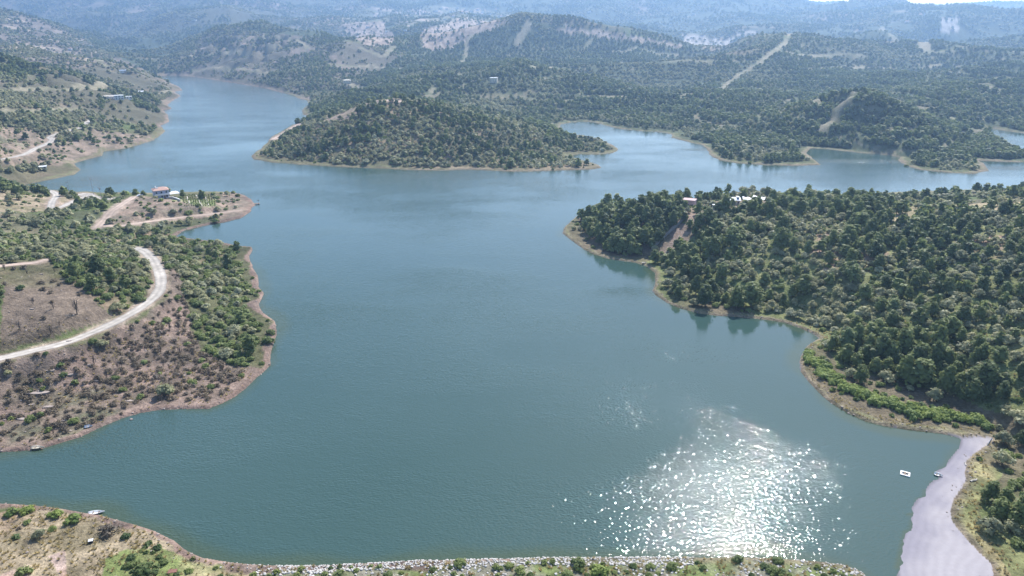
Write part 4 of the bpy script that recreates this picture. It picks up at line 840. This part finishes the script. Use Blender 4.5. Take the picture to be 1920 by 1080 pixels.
def house(name, loc, rz, w, d, h, wm, rm, label, roof='hip', storeys=1, nwin=3, group=None, rh=1.8, detail=True):
    r_ = empty(name, loc, rz); tagged(r_, label, 'house' if 'house' in name else 'building', group)
    MB().box(0, 0, -1.2, w, d, h+1.2).build('wall', wm, r_)
    if roof == 'hip': ro = MB().hip(0, 0, h+.002, w+1.0, d+1.0, rh).build('roof', rm, r_)
    elif roof == 'gable': ro = MB().hip(0, 0, h+.002, w+.9, d+.9, rh, ridge=.999).build('roof', rm, r_)
    else: ro = MB().box(0, 0, h+.002, w+.5, d+.5, .35).build('roof', rm, r_)
    if detail:
        windows(r_, w, d, [1.0+k*2.9 for k in range(storeys)], nwin, WHITE if wm is not WALLW else CONC)
        dr = MB().box(w*.5-1.2 if nwin % 2 == 0 else w*.18, -d/2-.05, .0, 1.0, .12, 2.1).build('door', WOOD, r_)
    return r_, ro
def at(px, py, rmin=100): return pick(px, py, rmin)
# red-roofed house on the headland
x, y, z = PADS['house']; rz = facing(x, y)+.12
hs, ro = house('house', (x, y, z), rz, 9.5, 8, 5.9, WALLG, TILE, 'two-storey blue-grey house with orange tiled roof on the headland', storeys=2, nwin=3)
MB().box(-2.6, .9, 6.9, .7, .7, 1.5).build('chimney', WALLW, ro); wh = MB().box(-2.2, -1.4, 7.0, 1.8, 1.0, .12).cyl((-3.1,-.9,7.5), (-1.3,-.9,7.5), .35).build('water_heater', WHITE, ro)
hs.scale = (1.12,)*3
b = MB().box(0, -4.75, 2.75, 9.5, 1.45, .18).build('balcony', WALLW, hs); MB().box(0, -5.44, 2.93, 9.5, .06, .9).build('railing', WHITE, b)
def local(px_, off): 
    c, n = math.cos(rz), math.sin(rz); return (x+px_*c-off*n, y+px_*n+off*c)
sx, sy = local(9.2, -1.5); cn = empty('shade_canopy', (sx, sy, ground(sx, sy)), rz); tagged(cn, 'white pitched shade canopy on posts right of the red-roofed house', 'canopy')
MB().hip(0, 0, 2.9, 7.2, 6.5, 1.7, .5, .12).build('canopy_sheet', WHITE, cn)
for a in (-1, 1):
    for b_ in (-1, 1): MB().cyl((a*3.2, b_*2.9, -.8), (a*3.2, b_*2.9, 2.95), .09).build('post', WHITE, cn)
# white terrace and retaining wall beside it
p = [at(px, py) for px, py in ((317,373),(324,373),(331,375),(338,378))]
def wall_line(name, pts, h, th_, mat, cop, label, cat='wall', copname='coping'):
    V_, F_, VC, FC = [], [], [], []; pts = np.array(pts); d = np.gradient(pts[:,:2], axis=0); d /= np.hypot(d[:,0], d[:,1])[:,None]; nn = np.stack([-d[:,1], d[:,0]], 1)
    for i, q_ in enumerate(pts):
        for s_, zz in ((-1, -1.2), (1, -1.2), (1, h), (-1, h)): V_.append((q_[0]+nn[i,0]*th_*s_/2, q_[1]+nn[i,1]*th_*s_/2, q_[2]+zz))
        for s_, zz in ((-1, h+.003), (1, h+.003), (1, h+.16), (-1, h+.16)): VC.append((q_[0]+nn[i,0]*(th_/2+.12)*s_, q_[1]+nn[i,1]*(th_/2+.12)*s_, q_[2]+zz))
    for i in range(len(pts)-1):
        for j in range(4): F_.append((i*4+j, i*4+(j+1) % 4, i*4+4+(j+1) % 4, i*4+4+j))
    e = (len(pts)-1)*4; F_ += [(3,2,1,0), (e,e+1,e+2,e+3)]; o = mesh_obj(name, V_, F_, mat); mesh_obj(copname, VC, F_, cop, o); tagged(o, label, cat); return o
wall_line('retaining_wall', p, 1.6, .5, STONE, WHITE, 'white-topped retaining wall beside the terraced garden')
for i, pl in enumerate((((351,369),(353,375),(355,381)), ((368,366),(371,373),(375,381),(379,387)), ((386,370),(389,378),(391,386)))):
    ln = smooth_line([at(*q_) for q_ in pl], 1.5, 2); p = np.column_stack([ln[:,0], ln[:,1], samp(Z, ln[:,0], ln[:,1])])
    wall_line('garden_wall', p, .06, .45, STONE, STONE, ('pale stone strip nearest the house in the terraced garden', 'pale stone strip in the middle of the terraced garden', 'pale stone strip farthest from the house in the terraced garden')[i])
vines = [(gx_, gy_, samp(Z, gx_, gy_), .55, .8) for k in range(14) for t in np.linspace(0, 1, 26) for gx_, gy_ in [np.array(at(343+4.4*k, 365)[:2])*(1-t)+np.array(at(346+4.4*k, 386)[:2])*t+rng.normal(0, .25, 2)]]
scatter('garden_vines', [v for v in vines if rng.random() < .8], FO['shrub'], 'rows of green vines in the terraced garden on the headland', 'vines')
# white car by the house
cx_, cy_, cz_ = at(262, 368); car = empty('parked_car', (cx_, cy_, cz_+.02), facing(cx_, cy_)+.5); tagged(car, 'white car parked on the gravel left of the red-roofed house', 'car')
prof = [(-2.1,.35),(-2.15,.8),(-1.3,.95),(-.75,1.45),(.85,1.48),(1.6,1.0),(2.1,.9),(2.15,.35)]
n_ = len(prof); MB().raw([(a, -.85, b) for a, b in prof]+[(a, .85, b) for a, b in prof], [tuple(range(n_)), tuple(range(2*n_-1, n_-1, -1))]+[(i, i+n_, (i+1) % n_+n_, (i+1) % n_) for i in range(n_)]).build('body', CARW, car)
for s_ in (-1, 1): MB().raw([(-1.15, s_*.87, .98), (-.7, s_*.87, 1.38), (.8, s_*.87, 1.4), (1.35, s_*.87, 1.0)], [(0,1,2,3)]).build('side_window', GLASS, car)
for a in (-1.3, 1.35):
    for s_ in (-1, 1): MB().cyl((a, s_*.62, .33), (a, s_*.9, .33), .33, None, 12).build('wheel', DARK, car)
# utility poles
def pole(px, py, h, label, lamp=False):
    x, y, z = at(px, py); o = empty('utility_pole', (x, y, z), facing(x, y)); tagged(o, label, 'pole', 'poles by the white gravel road')
    MB().cyl((0,0,-.8), (0,0,h), .22, .13).build('post', CONC, o); a = MB().box(0, 0, h-.7, 2.6 if not lamp else 1.4, .18, .18).build('crossarm', WOOD, o)
    for s_ in (-1, 0, 1): MB().cyl((s_*1.1*(1 if not lamp else .5), 0, h-.52), (s_*1.1*(1 if not lamp else .5), 0, h-.2), .09).build('insulator', CONC, a)
    if lamp: MB().box(.0, -.35, h-1.9, 1.0, .7, 1.1).build('transformer_box', CONC, o)
pole(176, 366, 13.5, 'tallest grey utility pole, rising above the road fork against the lake'); pole(129, 357, 7.5, 'short utility pole left of the tallest one, thin against the water'); pole(190, 370, 8.0, 'utility pole with a box near its top, right of the tallest one', True)
# floating platform at the headland point
x, y = W(481, 383); pf_ = empty('floating_platform', (x, y, 0), .3); tagged(pf_, 'small dark platform on red floats off the headland point', 'platform')
MB().box(0, 0, .5, 4.6, 2.6, .22).build('deck', WOOD, pf_)
for a in (-1.5, 1.5): MB().cyl((a, -1.2, .2), (a, 1.2, .2), .42, None, 10).build('float', RED, pf_)
MB().cyl((1.6, .8, .7), (1.6, .8, 3.0), .07).box(1.6, .8, 2.6, 1.1, .1, .6).build('sign_post', RUST, pf_)
# raft in the cove
x, y = W(1697, 889); rf = empty('pontoon_raft', (x, y, 0), -.55); rf.scale = (.64,)*3; tagged(rf, 'square white pontoon raft with a brown pump floating off the mud beach', 'raft')
for a in (-1, 1):
    MB().box(0, a*1.45, -.15, 4.2, .85, .62).build('float', WHITE, rf); MB().box(a*1.72, 0, -.12, .75, 2.0, .56).build('end_float', WHITE, rf)
MB().box(0, 0, .1, 2.6, 2.0, .08).build('well_mesh', DARK, rf); MB().box(-.1, -.1, .2, .75, 2.7, .35).build('pump', WOOD, rf); MB().box(.9, .75, .48, 1.6, .22, .14).build('plank', CREAM, rf); MB().cyl((-1.3, 1.2, .3), (-1.3, 1.2, 2.3), .05).build('rod', CONC, rf)
# boats drawn up on the banks
def boat(px, py, L_, mat, label, rz, tilt=.12, nm='rowing_boat'):
    x, y, z = at(px, py); z = max(z, .05); r_ = empty(nm, (x, y, z+.12), rz); r_.rotation_euler[0] = tilt; r_.scale = (1, 1, .6); tagged(r_, label, 'boat')
    V_, F_ = [], []; S_ = 9
    for i in range(S_):
        t = i/(S_-1); w_ = .75*math.sin(math.pi*min(1, .18+t*.9))**.7*(1 if t < .9 else .35); kz = .25*(abs(t-.45)*1.6)**2; xx = (t-.5)*L_
        V_ += [(xx, -w_, .62+kz), (xx, -w_*.72, .05+kz*.4), (xx, 0, -.05+kz*.4), (xx, w_*.72, .05+kz*.4), (xx, w_, .62+kz), (xx, w_*.86, .60+kz), (xx, w_*.6, .14+kz*.4), (xx, 0, .08+kz*.4), (xx, -w_*.6, .14+kz*.4), (xx, -w_*.86, .60+kz)]
    for i in range(S_-1):
        for j in range(10): F_.append((i*10+j, i*10+(j+1) % 10, i*10+10+(j+1) % 10, i*10+10+j))
    F_ += [tuple(range(9, -1, -1)), tuple(range((S_-1)*10, S_*10))]
    mesh_obj('hull', V_, F_, mat, r_, True)
    for t in (-.18, .16): MB().box(t*L_, 0, .40, .28, 1.15, .06).build('seat', WOOD, r_)
boat(181, 963, 4.4, WHITE, 'white rowing boat beached on the dry knoll shore', .25); boat(72, 842, 4.2, CREAM, 'pale rowing boat at the foot of the burnt slope', .1); boat(166, 801, 2.6, STEEL, 'small blue-grey boat drawn up under the burnt slope', .3); boat(1759, 892, 2.3, WHITE, 'white punt stuck in the edge of the mud beach', -.6, .3); boat(1208, 494, 3.0, CREAM, 'small pale boat on the bank below the hillside wall', .2)
# leaning white board and bleached log by the mud beach
x, y, z = at(1852, 835); bd = empty('leaning_board', (x, y, z), .3); bd.rotation_euler[1] = .42; tagged(bd, 'white board leaning upright at the top of the mud beach', 'board')
MB().box(0, 0, -.3, .55, .14, 3.0, 0, .8).build('board', WHITE, bd); MB().box(0, -.12, .6, .2, .1, 1.4).build('brace', WOOD, bd)
def log(px, py, L_, r_, label, rz, mat=None):
    x, y, z = at(px, py); v, f = tube([(-L_/2,0,0),(-L_*.15,.12,.08),(L_*.2,-.05,.05),(L_/2,.2,.12)], [r_, r_*.9, r_*.75, r_*.4], 6); v2, f2 = tube([(L_*.1,0,.05),(L_*.25,.5,.35)], [r_*.4, r_*.15], 5)
    o = mesh_obj('log', *join([(v, f), (v2, f2)]), mat or STONE); o.location = (x, y, z+r_*.6); o.rotation_euler[2] = rz; tagged(o, label, 'log')
log(1826, 902, 2.8, .28, 'bleached log lying on the grassy bank by the mud beach', .3); log(1810, 871, 2.0, .2, 'short pale log at the mud beach edge', 1.2)
# hilltop buildings on the right
x, y, z = PADS['long']; lb, ro = house('hilltop_building', (x, y, z), facing(x, y)+.2, 9.5, 6, 3.0, CREAM, STEEL, 'long hilltop building with pale blue-grey roof on the right ridge', 'gable', nwin=4, rh=1.6); MB().box(3.6, 0, 4.62, 1.8, 3.0, .4).build('roof_box', WHITE, ro)
x, y, z = PADS['tent']
for dx, w_, d_, hh_, tz, lab in ((-3.5, 7, 5, 3.3, .16, 'lower white sheet shelter beside the blue-grey hilltop roof'), (3.8, 8, 4.5, 4.0, -.14, 'higher white sheet shelter at the right end of the hilltop buildings')):
    t_ = empty('sheet_shelter', (x+dx, y+abs(dx)*.3, ground(x+dx, y+abs(dx)*.3)), facing(x, y)+tz); tagged(t_, lab, 'shelter'); m_ = MB(); ns = 6
    vs = [(-w_/2+w_*i/ns, -d_/2+d_*j, hh_+.35*math.sin(i*2.1+j)-.1*i+(.9 if j else 0)+k*.06) for k in (0, 1) for j in (0, 1) for i in range(ns+1)]; q_ = ns+1
    m_.raw(vs, [(i+1, i, i+q_, i+q_+1) for i in range(ns)]+[(2*q_+i, 2*q_+i+1, 3*q_+i+1, 3*q_+i) for i in range(ns)]+[(i, i+1, i+2*q_+1, i+2*q_) for i in range(ns)]+[(q_+i+1, q_+i, i+3*q_, i+3*q_+1) for i in range(ns)]+[(0, 2*q_, 3*q_, q_), (ns, ns+q_, 3*q_+ns, 2*q_+ns)]); m_.build('sheet', WHITE, t_)
    for a in (-1, 1):
        for b_ in (-1, 1): MB().cyl((a*w_*.45, b_*d_*.42, -1), (a*w_*.45, b_*d_*.42, hh_+(.8 if b_ > 0 else -.2)), .08).build('post', WOOD, t_)
x, y, z = PADS['pink']; house('hilltop_house', (x, y, z), facing(x, y)-.2, 8, 6, 4.6, PINK, PINK, 'pinkish flat-roofed house at the left of the hilltop buildings', 'flat', nwin=3)
x, y, z = PADS['hut']; house('hut', (x, y, z), facing(x, y)+.3, 3.2, 2.8, 2.5, WHITE, WHITE, 'small white hut below the blue-grey hilltop roof', 'flat', nwin=1)
x, y, z = at(1359, 392); house('shed', (x, y, z), facing(x, y)-.1, 4.5, 3, 2.2, WOOD, TILE, 'brown-roofed shed right of the small white hut', 'gable', nwin=1, rh=.9)
p = [at(1221+63*t, 469-58*t) for t in np.linspace(0, 1, 16)]; p = [(a, b, float(samp(Z, a, b))) for a, b, _ in p]
wall_line('hillside_wall', p, 2.3, .45, CONC, WOOD, 'dark wall running down the hillside beside the pine stand')
# buildings on the far banks
x, y, z = PADS['villa']; rz = facing(x, y)
def off(dx, dy): c, n = math.cos(rz), math.sin(rz); a, b = x+dx*c-dy*n, y+dx*n+dy*c; return (a, b, z)
house('white_house', off(4, -3), rz+.1, 12, 9, 6, WALLW, WHITE, 'white two-storey house with dark openings above the left bay', 'flat', 2, 3)
house('long_shed', off(-4, 9), rz, 22, 8, 4, WALLW, STONE, 'long shed with pale blue roof behind the white house', 'gable', nwin=5)
house('low_building', off(-14, 0), rz+.1, 9, 8, 5, CREAM, CREAM, 'cream box-shaped building left of the white house', 'flat', nwin=2)
house('outbuilding', off(17, 3), rz, 8, 6, 3.4, WALLW, WHITE, 'small white outbuilding right of the white house', 'flat', nwin=2)
x, y, z = PADS['cabin']; house('cabin', (x, y, z), facing(x, y), 9, 6, 4, WALLW, WHITE, 'lone white cabin near the left bay point', 'gable', nwin=2)
x, y, z = at(80, 318); house('white_shed', (x, y, z), facing(x, y), 7, 4, 2.6, WALLW, WHITE, 'long low white shed near the left bay shore', 'gable', nwin=2, rh=.8)
x, y, z = at(231, 136, 900); house('farm_shed', (x, y, z), facing(x, y), 14, 7, 4, WALLW, STEEL, 'pale shed at the head of the lake, left bank', 'gable', nwin=2)
x, y, z = PADS['farm1']; house('farmhouse', (x, y, z), facing(x, y), 16, 12, 7, CREAM, CREAM, 'cream farmhouse standing alone on the wooded far bank', 'hip', 2, 3)
x, y, z = PADS['farm2']; house('stone_house', (x, y, z), facing(x, y)-.2, 13, 10, 8, CREAM, WHITE, 'pale square house among the pines behind the peninsula', 'flat', 2, 3)
x, y, z = at(458, 87, 900); house('ochre_house', (x, y, z), facing(x, y), 14, 9, 5, CREAM, TILE, 'ochre house on the grey wooded slope across the lake', 'hip', 1, 3)
vill = [(772,31),(764,44),(818,22),(826,17),(838,18),(846,23),(858,16),(866,25),(873,20),(884,22),(896,19),(905,24),(815,29),(850,32),(890,31),(918,28),(930,20),(760,58),(726,61),(690,52),(660,30),(1105,24),(940,33),(834,38),(548,34),(132,94),(170,88),(1300,28),(1725,30),(1735,29),(1848,88),(1700,43),(600,22),(365,40)]
vl = [dict(px=px, py=py, app=i, i=i) for i, (px, py) in enumerate(vill)]
name_rest([p for p in vl if p['i'] % 3 == 1], 'tiny red-roofed houses', 'far hazy hills', 1, 1, 1); vw = sorted((p for p in vl if p['i'] % 3 != 1), key=lambda p: p['px'])
name_rest(vw[:12], 'tiny white flat-roofed houses', 'far hazy hills, left half', 1, 1, 1); name_rest(vw[12:], 'tiny white flat-roofed houses', 'far hazy hills, right half', 1, 1, 1)
for i, (px, py) in enumerate(vill):
    x, y, z = at(px, py, 1400); d_ = math.hypot(x, y); s_ = min(d_/3400, 1.25); red = i % 3 == 1
    house('village_house', (x, y, z), facing(x, y)+random.uniform(-.5, .5), 14*s_, 10*s_, 6*s_, WALLW if i % 4 else CREAM, TILE if red else WHITE, vl[i]['lab'], 'hip' if red else 'flat', group='far red-roofed houses' if red else 'far white houses', rh=2.4*s_, detail=False)
# odds and ends on the near knoll
a, b = at(344, 1047), at(367, 1050); rl = empty('metal_rail', a, math.atan2(b[1]-a[1], b[0]-a[0])); L_ = math.hypot(b[0]-a[0], b[1]-a[1]); tagged(rl, 'rusty metal rail on the bank where the dam begins', 'rail')
for t in (0, .5, 1): MB().cyl((t*L_, 0, -.4), (t*L_, 0, 1.05), .05).build('post', RUST, rl)
for zz in (.55, 1.02): MB().cyl((-.1, 0, zz), (L_+.1, 0, zz), .045).build('bar', RUST, rl)
x, y, z = at(325, 1079); gt = empty('rusty_frame', (x, y, z), .2); tagged(gt, 'rusty red frame with dark top in the corner thicket', 'frame')
MB().box(0, 0, 1.2, 2.1, 1.3, .12).build('top', RUST, gt)
for a in (-1, 1):
    for b_ in (-1, 1): MB().box(a*.95, b_*.55, -.4, .09, .09, 1.597).build('leg', RUST, gt)
x, y, z = at(171, 1017); bx = empty('box', (x, y, z), .3); tagged(bx, 'pale square box with dark front on the dry knoll', 'box'); MB().box(0, 0, -.1, 1.0, .9, .75).build('case', DARK, bx); MB().box(0, 0, .652, 1.12, 1.0, .1).build('lid', WHITE, bx)
# ------------------------------------------------------------------ stones
def rockmesh(seed, flat=.7):
    r = np.random.default_rng(seed); import bmesh
    bm = bmesh.new(); bmesh.ops.create_icosphere(bm, subdivisions=2, radius=.5)
    dirs = r.normal(size=(9, 3)); dirs /= np.linalg.norm(dirs, axis=1)[:,None]; cut = r.uniform(.27, .42, 9)
    for v in bm.verts:
        p_ = np.array(v.co)
        for d_, c_ in zip(dirs, cut):
            e = p_@d_-c_
            if e > 0: p_ = p_-d_*e*.9
        p_[2] *= flat; v.co = p_*1.15
    me = bpy.data.meshes.new('boulder'); bm.to_mesh(me); bm.free(); me.materials.append(ROCK); return me
ROCK = plain('pale_rock', (.50,.47,.43), .9, .28, 1.5); ROCKB = plain('brown_rock', (.33,.27,.23), .9, .3, 1.5)
RM = [rockmesh(k) for k in range(5)]
pts = []
nr = 30000; rx = rng.uniform(-75, 112, nr); ry = rng.uniform(118, 160, nr); rdl = samp(DL, rx, ry); rz_ = samp(Z, rx, ry); rpx, rpy = proj(rx, ry, rz_)
rn = fbm(rx, ry, 9, 3, 95)
for i in range(nr):
    if rdl[i] < -.1 or rpy[i] > 1125 or rpx[i] < 300 or rpx[i] > 1645: continue
    dens = (1.0 if rdl[i] < 3.4 and 520 < rpx[i] < 1300 else .20+.35*rn[i]) if rpx[i] > 480 else (.10 if rdl[i] < 3 else .03)
    if rng.random() > dens: continue
    s_ = rng.uniform(.25, .6)*(1 if rdl[i] < 2.6 else 1.5)*(.8 if rpx[i] < 480 else 1); pts.append((rx[i], ry[i], rz_[i]+.06, s_, s_*rng.uniform(.7,1.1), rpx[i], rpy[i], s_ if 0 < rpx[i] < 1920 and rpy[i] < 1079 else 0))
pts.sort(key=lambda q_: -q_[7]); big, small = pts[:290], pts[290:]
def zl(px): return 'left end' if px < 760 else 'left middle' if px < 1000 else 'right middle' if px < 1300 else 'right end'
protoR = []; bl_ = [dict(px=q_[5], py=q_[6], app=q_[3]) for q_ in big]; name_rest(bl_, 'pale boulders', 'dam face', 5, 3)
for i, q_ in enumerate(big):
    o = bpy.data.objects.new('boulder', RM[i % 5]); C.objects.link(o); o.location = q_[:3]; o.scale = (q_[3], q_[3]*random.uniform(.75, 1.1), q_[4]); o.rotation_euler = (random.uniform(-.4,.4), random.uniform(-.4,.4), random.random()*6.28)
    tagged(o, bl_[i]['lab'], 'boulder', 'pale boulders on the dam face')
    if i < 5: protoR.append(o)
scatter('riprap', [q_[:5] for q_ in small], protoR, 'pale broken stone covering the upstream face of the dam', 'stones')
# pale rock ledges on the burnt slope
def slabmesh(seed):
    r = random.Random(seed); n = 9; top, bot = [], []
    for i in range(n):
        a = 6.283*i/n; rr_ = .5*r.uniform(.75, 1.1); top.append((math.cos(a)*rr_, math.sin(a)*rr_*.55, .22+.06*r.random())); bot.append((math.cos(a)*rr_*.9, math.sin(a)*rr_*.5, -.4))
    return top+bot, [tuple(range(n))]+[(i, n+i, n+(i+1) % n, (i+1) % n) for i in range(n)]
LEDGE = plain('ledge_rock', (.34,.28,.24), .95, .3, 2)
SL = [mesh_obj('rock_ledge', *slabmesh(k), LEDGE).data for k in range(4)]
for o in [o for o in C.objects if o.name.startswith('rock_ledge')]: bpy.data.objects.remove(o)
ledge = [((72,738),7.5,'longest pale rock ledge on the burnt slope'),((92,764),4,'ledge'),((40,786),4,'ledge'),((95,696),4,'ledge'),((167,686),3.4,'ledge'),((132,703),3,'ledge'),((210,760),3.6,'ledge'),((235,700),2.6,'ledge'),((300,735),3,'ledge'),((60,760),2.6,'ledge'),((15,705),2.4,'ledge'),((180,715),2.4,'ledge'),((345,705),2.6,'ledge'),((250,640),2.6,'ledge'),((300,640),2.2,'ledge'),((390,725),2.8,'ledge'),((30,540),2.4,'ledge'),((78,515),2.2,'ledge'),((60,580),2.0,'ledge'),((130,640),2.2,'ledge'),((240,752),4.2,'ledge'),((120,790),2.6,'ledge')]
ll = [dict(px=p_[0], py=p_[1], app=0, lab=l_) for p_, _, l_ in ledge]
name_rest([p for p in ll if p['lab'] == 'ledge' and p['py'] > 650 and p['px'] < 170], 'pale rock ledges', 'burnt slope, left half'); name_rest([p for p in ll if p['lab'] == 'ledge' and p['py'] > 650], 'pale rock ledges', 'burnt slope, right half'); name_rest([p for p in ll if p['lab'] == 'ledge'], 'flat rock slabs', 'ground above the pale road')
for i, ((px, py), s_, lab) in enumerate(ledge):
    x, y, z = at(px, py); o = bpy.data.objects.new('rock_ledge', SL[i % 4]); C.objects.link(o); o.location = (x, y, z-.05); o.scale = (s_, s_*.7, 1.3); o.rotation_euler = (-.05, random.uniform(-.08,.08), random.uniform(-.1,.35))
    tagged(o, ll[i]['lab'], 'rock', 'rock ledges below the pale road' if py > 650 else 'rock slabs above the pale road')
# stones along the washed shorelines
ns = 16000; sa_ = np.radians(rng.uniform(-42, 42, ns)); sr = np.sqrt(rng.uniform(130**2, 520**2, ns)); sx_, sy_ = sr*np.sin(sa_), sr*np.cos(sa_); sdl = samp(DL, sx_, sy_); sz_ = samp(Z, sx_, sy_); spx, spy = proj(sx_, sy_, sz_); szn = zone_of(spx, spy, sr); mudm = samp(mud.astype(float), sx_, sy_)
smud = (mudm > .5) & (sdl > -3.2) & (rng.random(ns) < .55)
sk_ = smud | (mudm < .1) & (((sdl > -.2) & (sdl < 3.2) & (rng.random(ns) < .9)) | ((sdl > 3) & np.isin(szn, [k for k, nm in enumerate(ZN) if nm in ('burnt', 'clearing', 'yardF')]) & (rng.random(ns) < .30)) | ((sdl > 3) & np.isin(szn, [k for k, nm in enumerate(ZN) if nm in ('grassG', 'bareG', 'greenG')]) & (rng.random(ns) < .12))) & ~np.isin(szn, [k for k, nm in enumerate(ZN) if nm == 'dam']) & (samp(RD, sx_, sy_) > 1)
ss = rng.uniform(.25, .9, ns)**1.5*1.1*np.where(smud, .6, 1); o0 = bpy.data.objects.new('stone', RM[0].copy()); o0.data.materials[0] = ROCKB; C.objects.link(o0); x, y, z = at(246, 787); o0.location = (x, y, z+.1); o0.scale = (1.2, 1, .9); tagged(o0, 'brown stone at the waterline below the burnt slope', 'stone')
scatter('shore_stones', np.stack([sx_, sy_, sz_+.03, ss, ss*.8], 1)[sk_], [o0], 'brown stones strewn along the shore and burnt ground', 'stones')
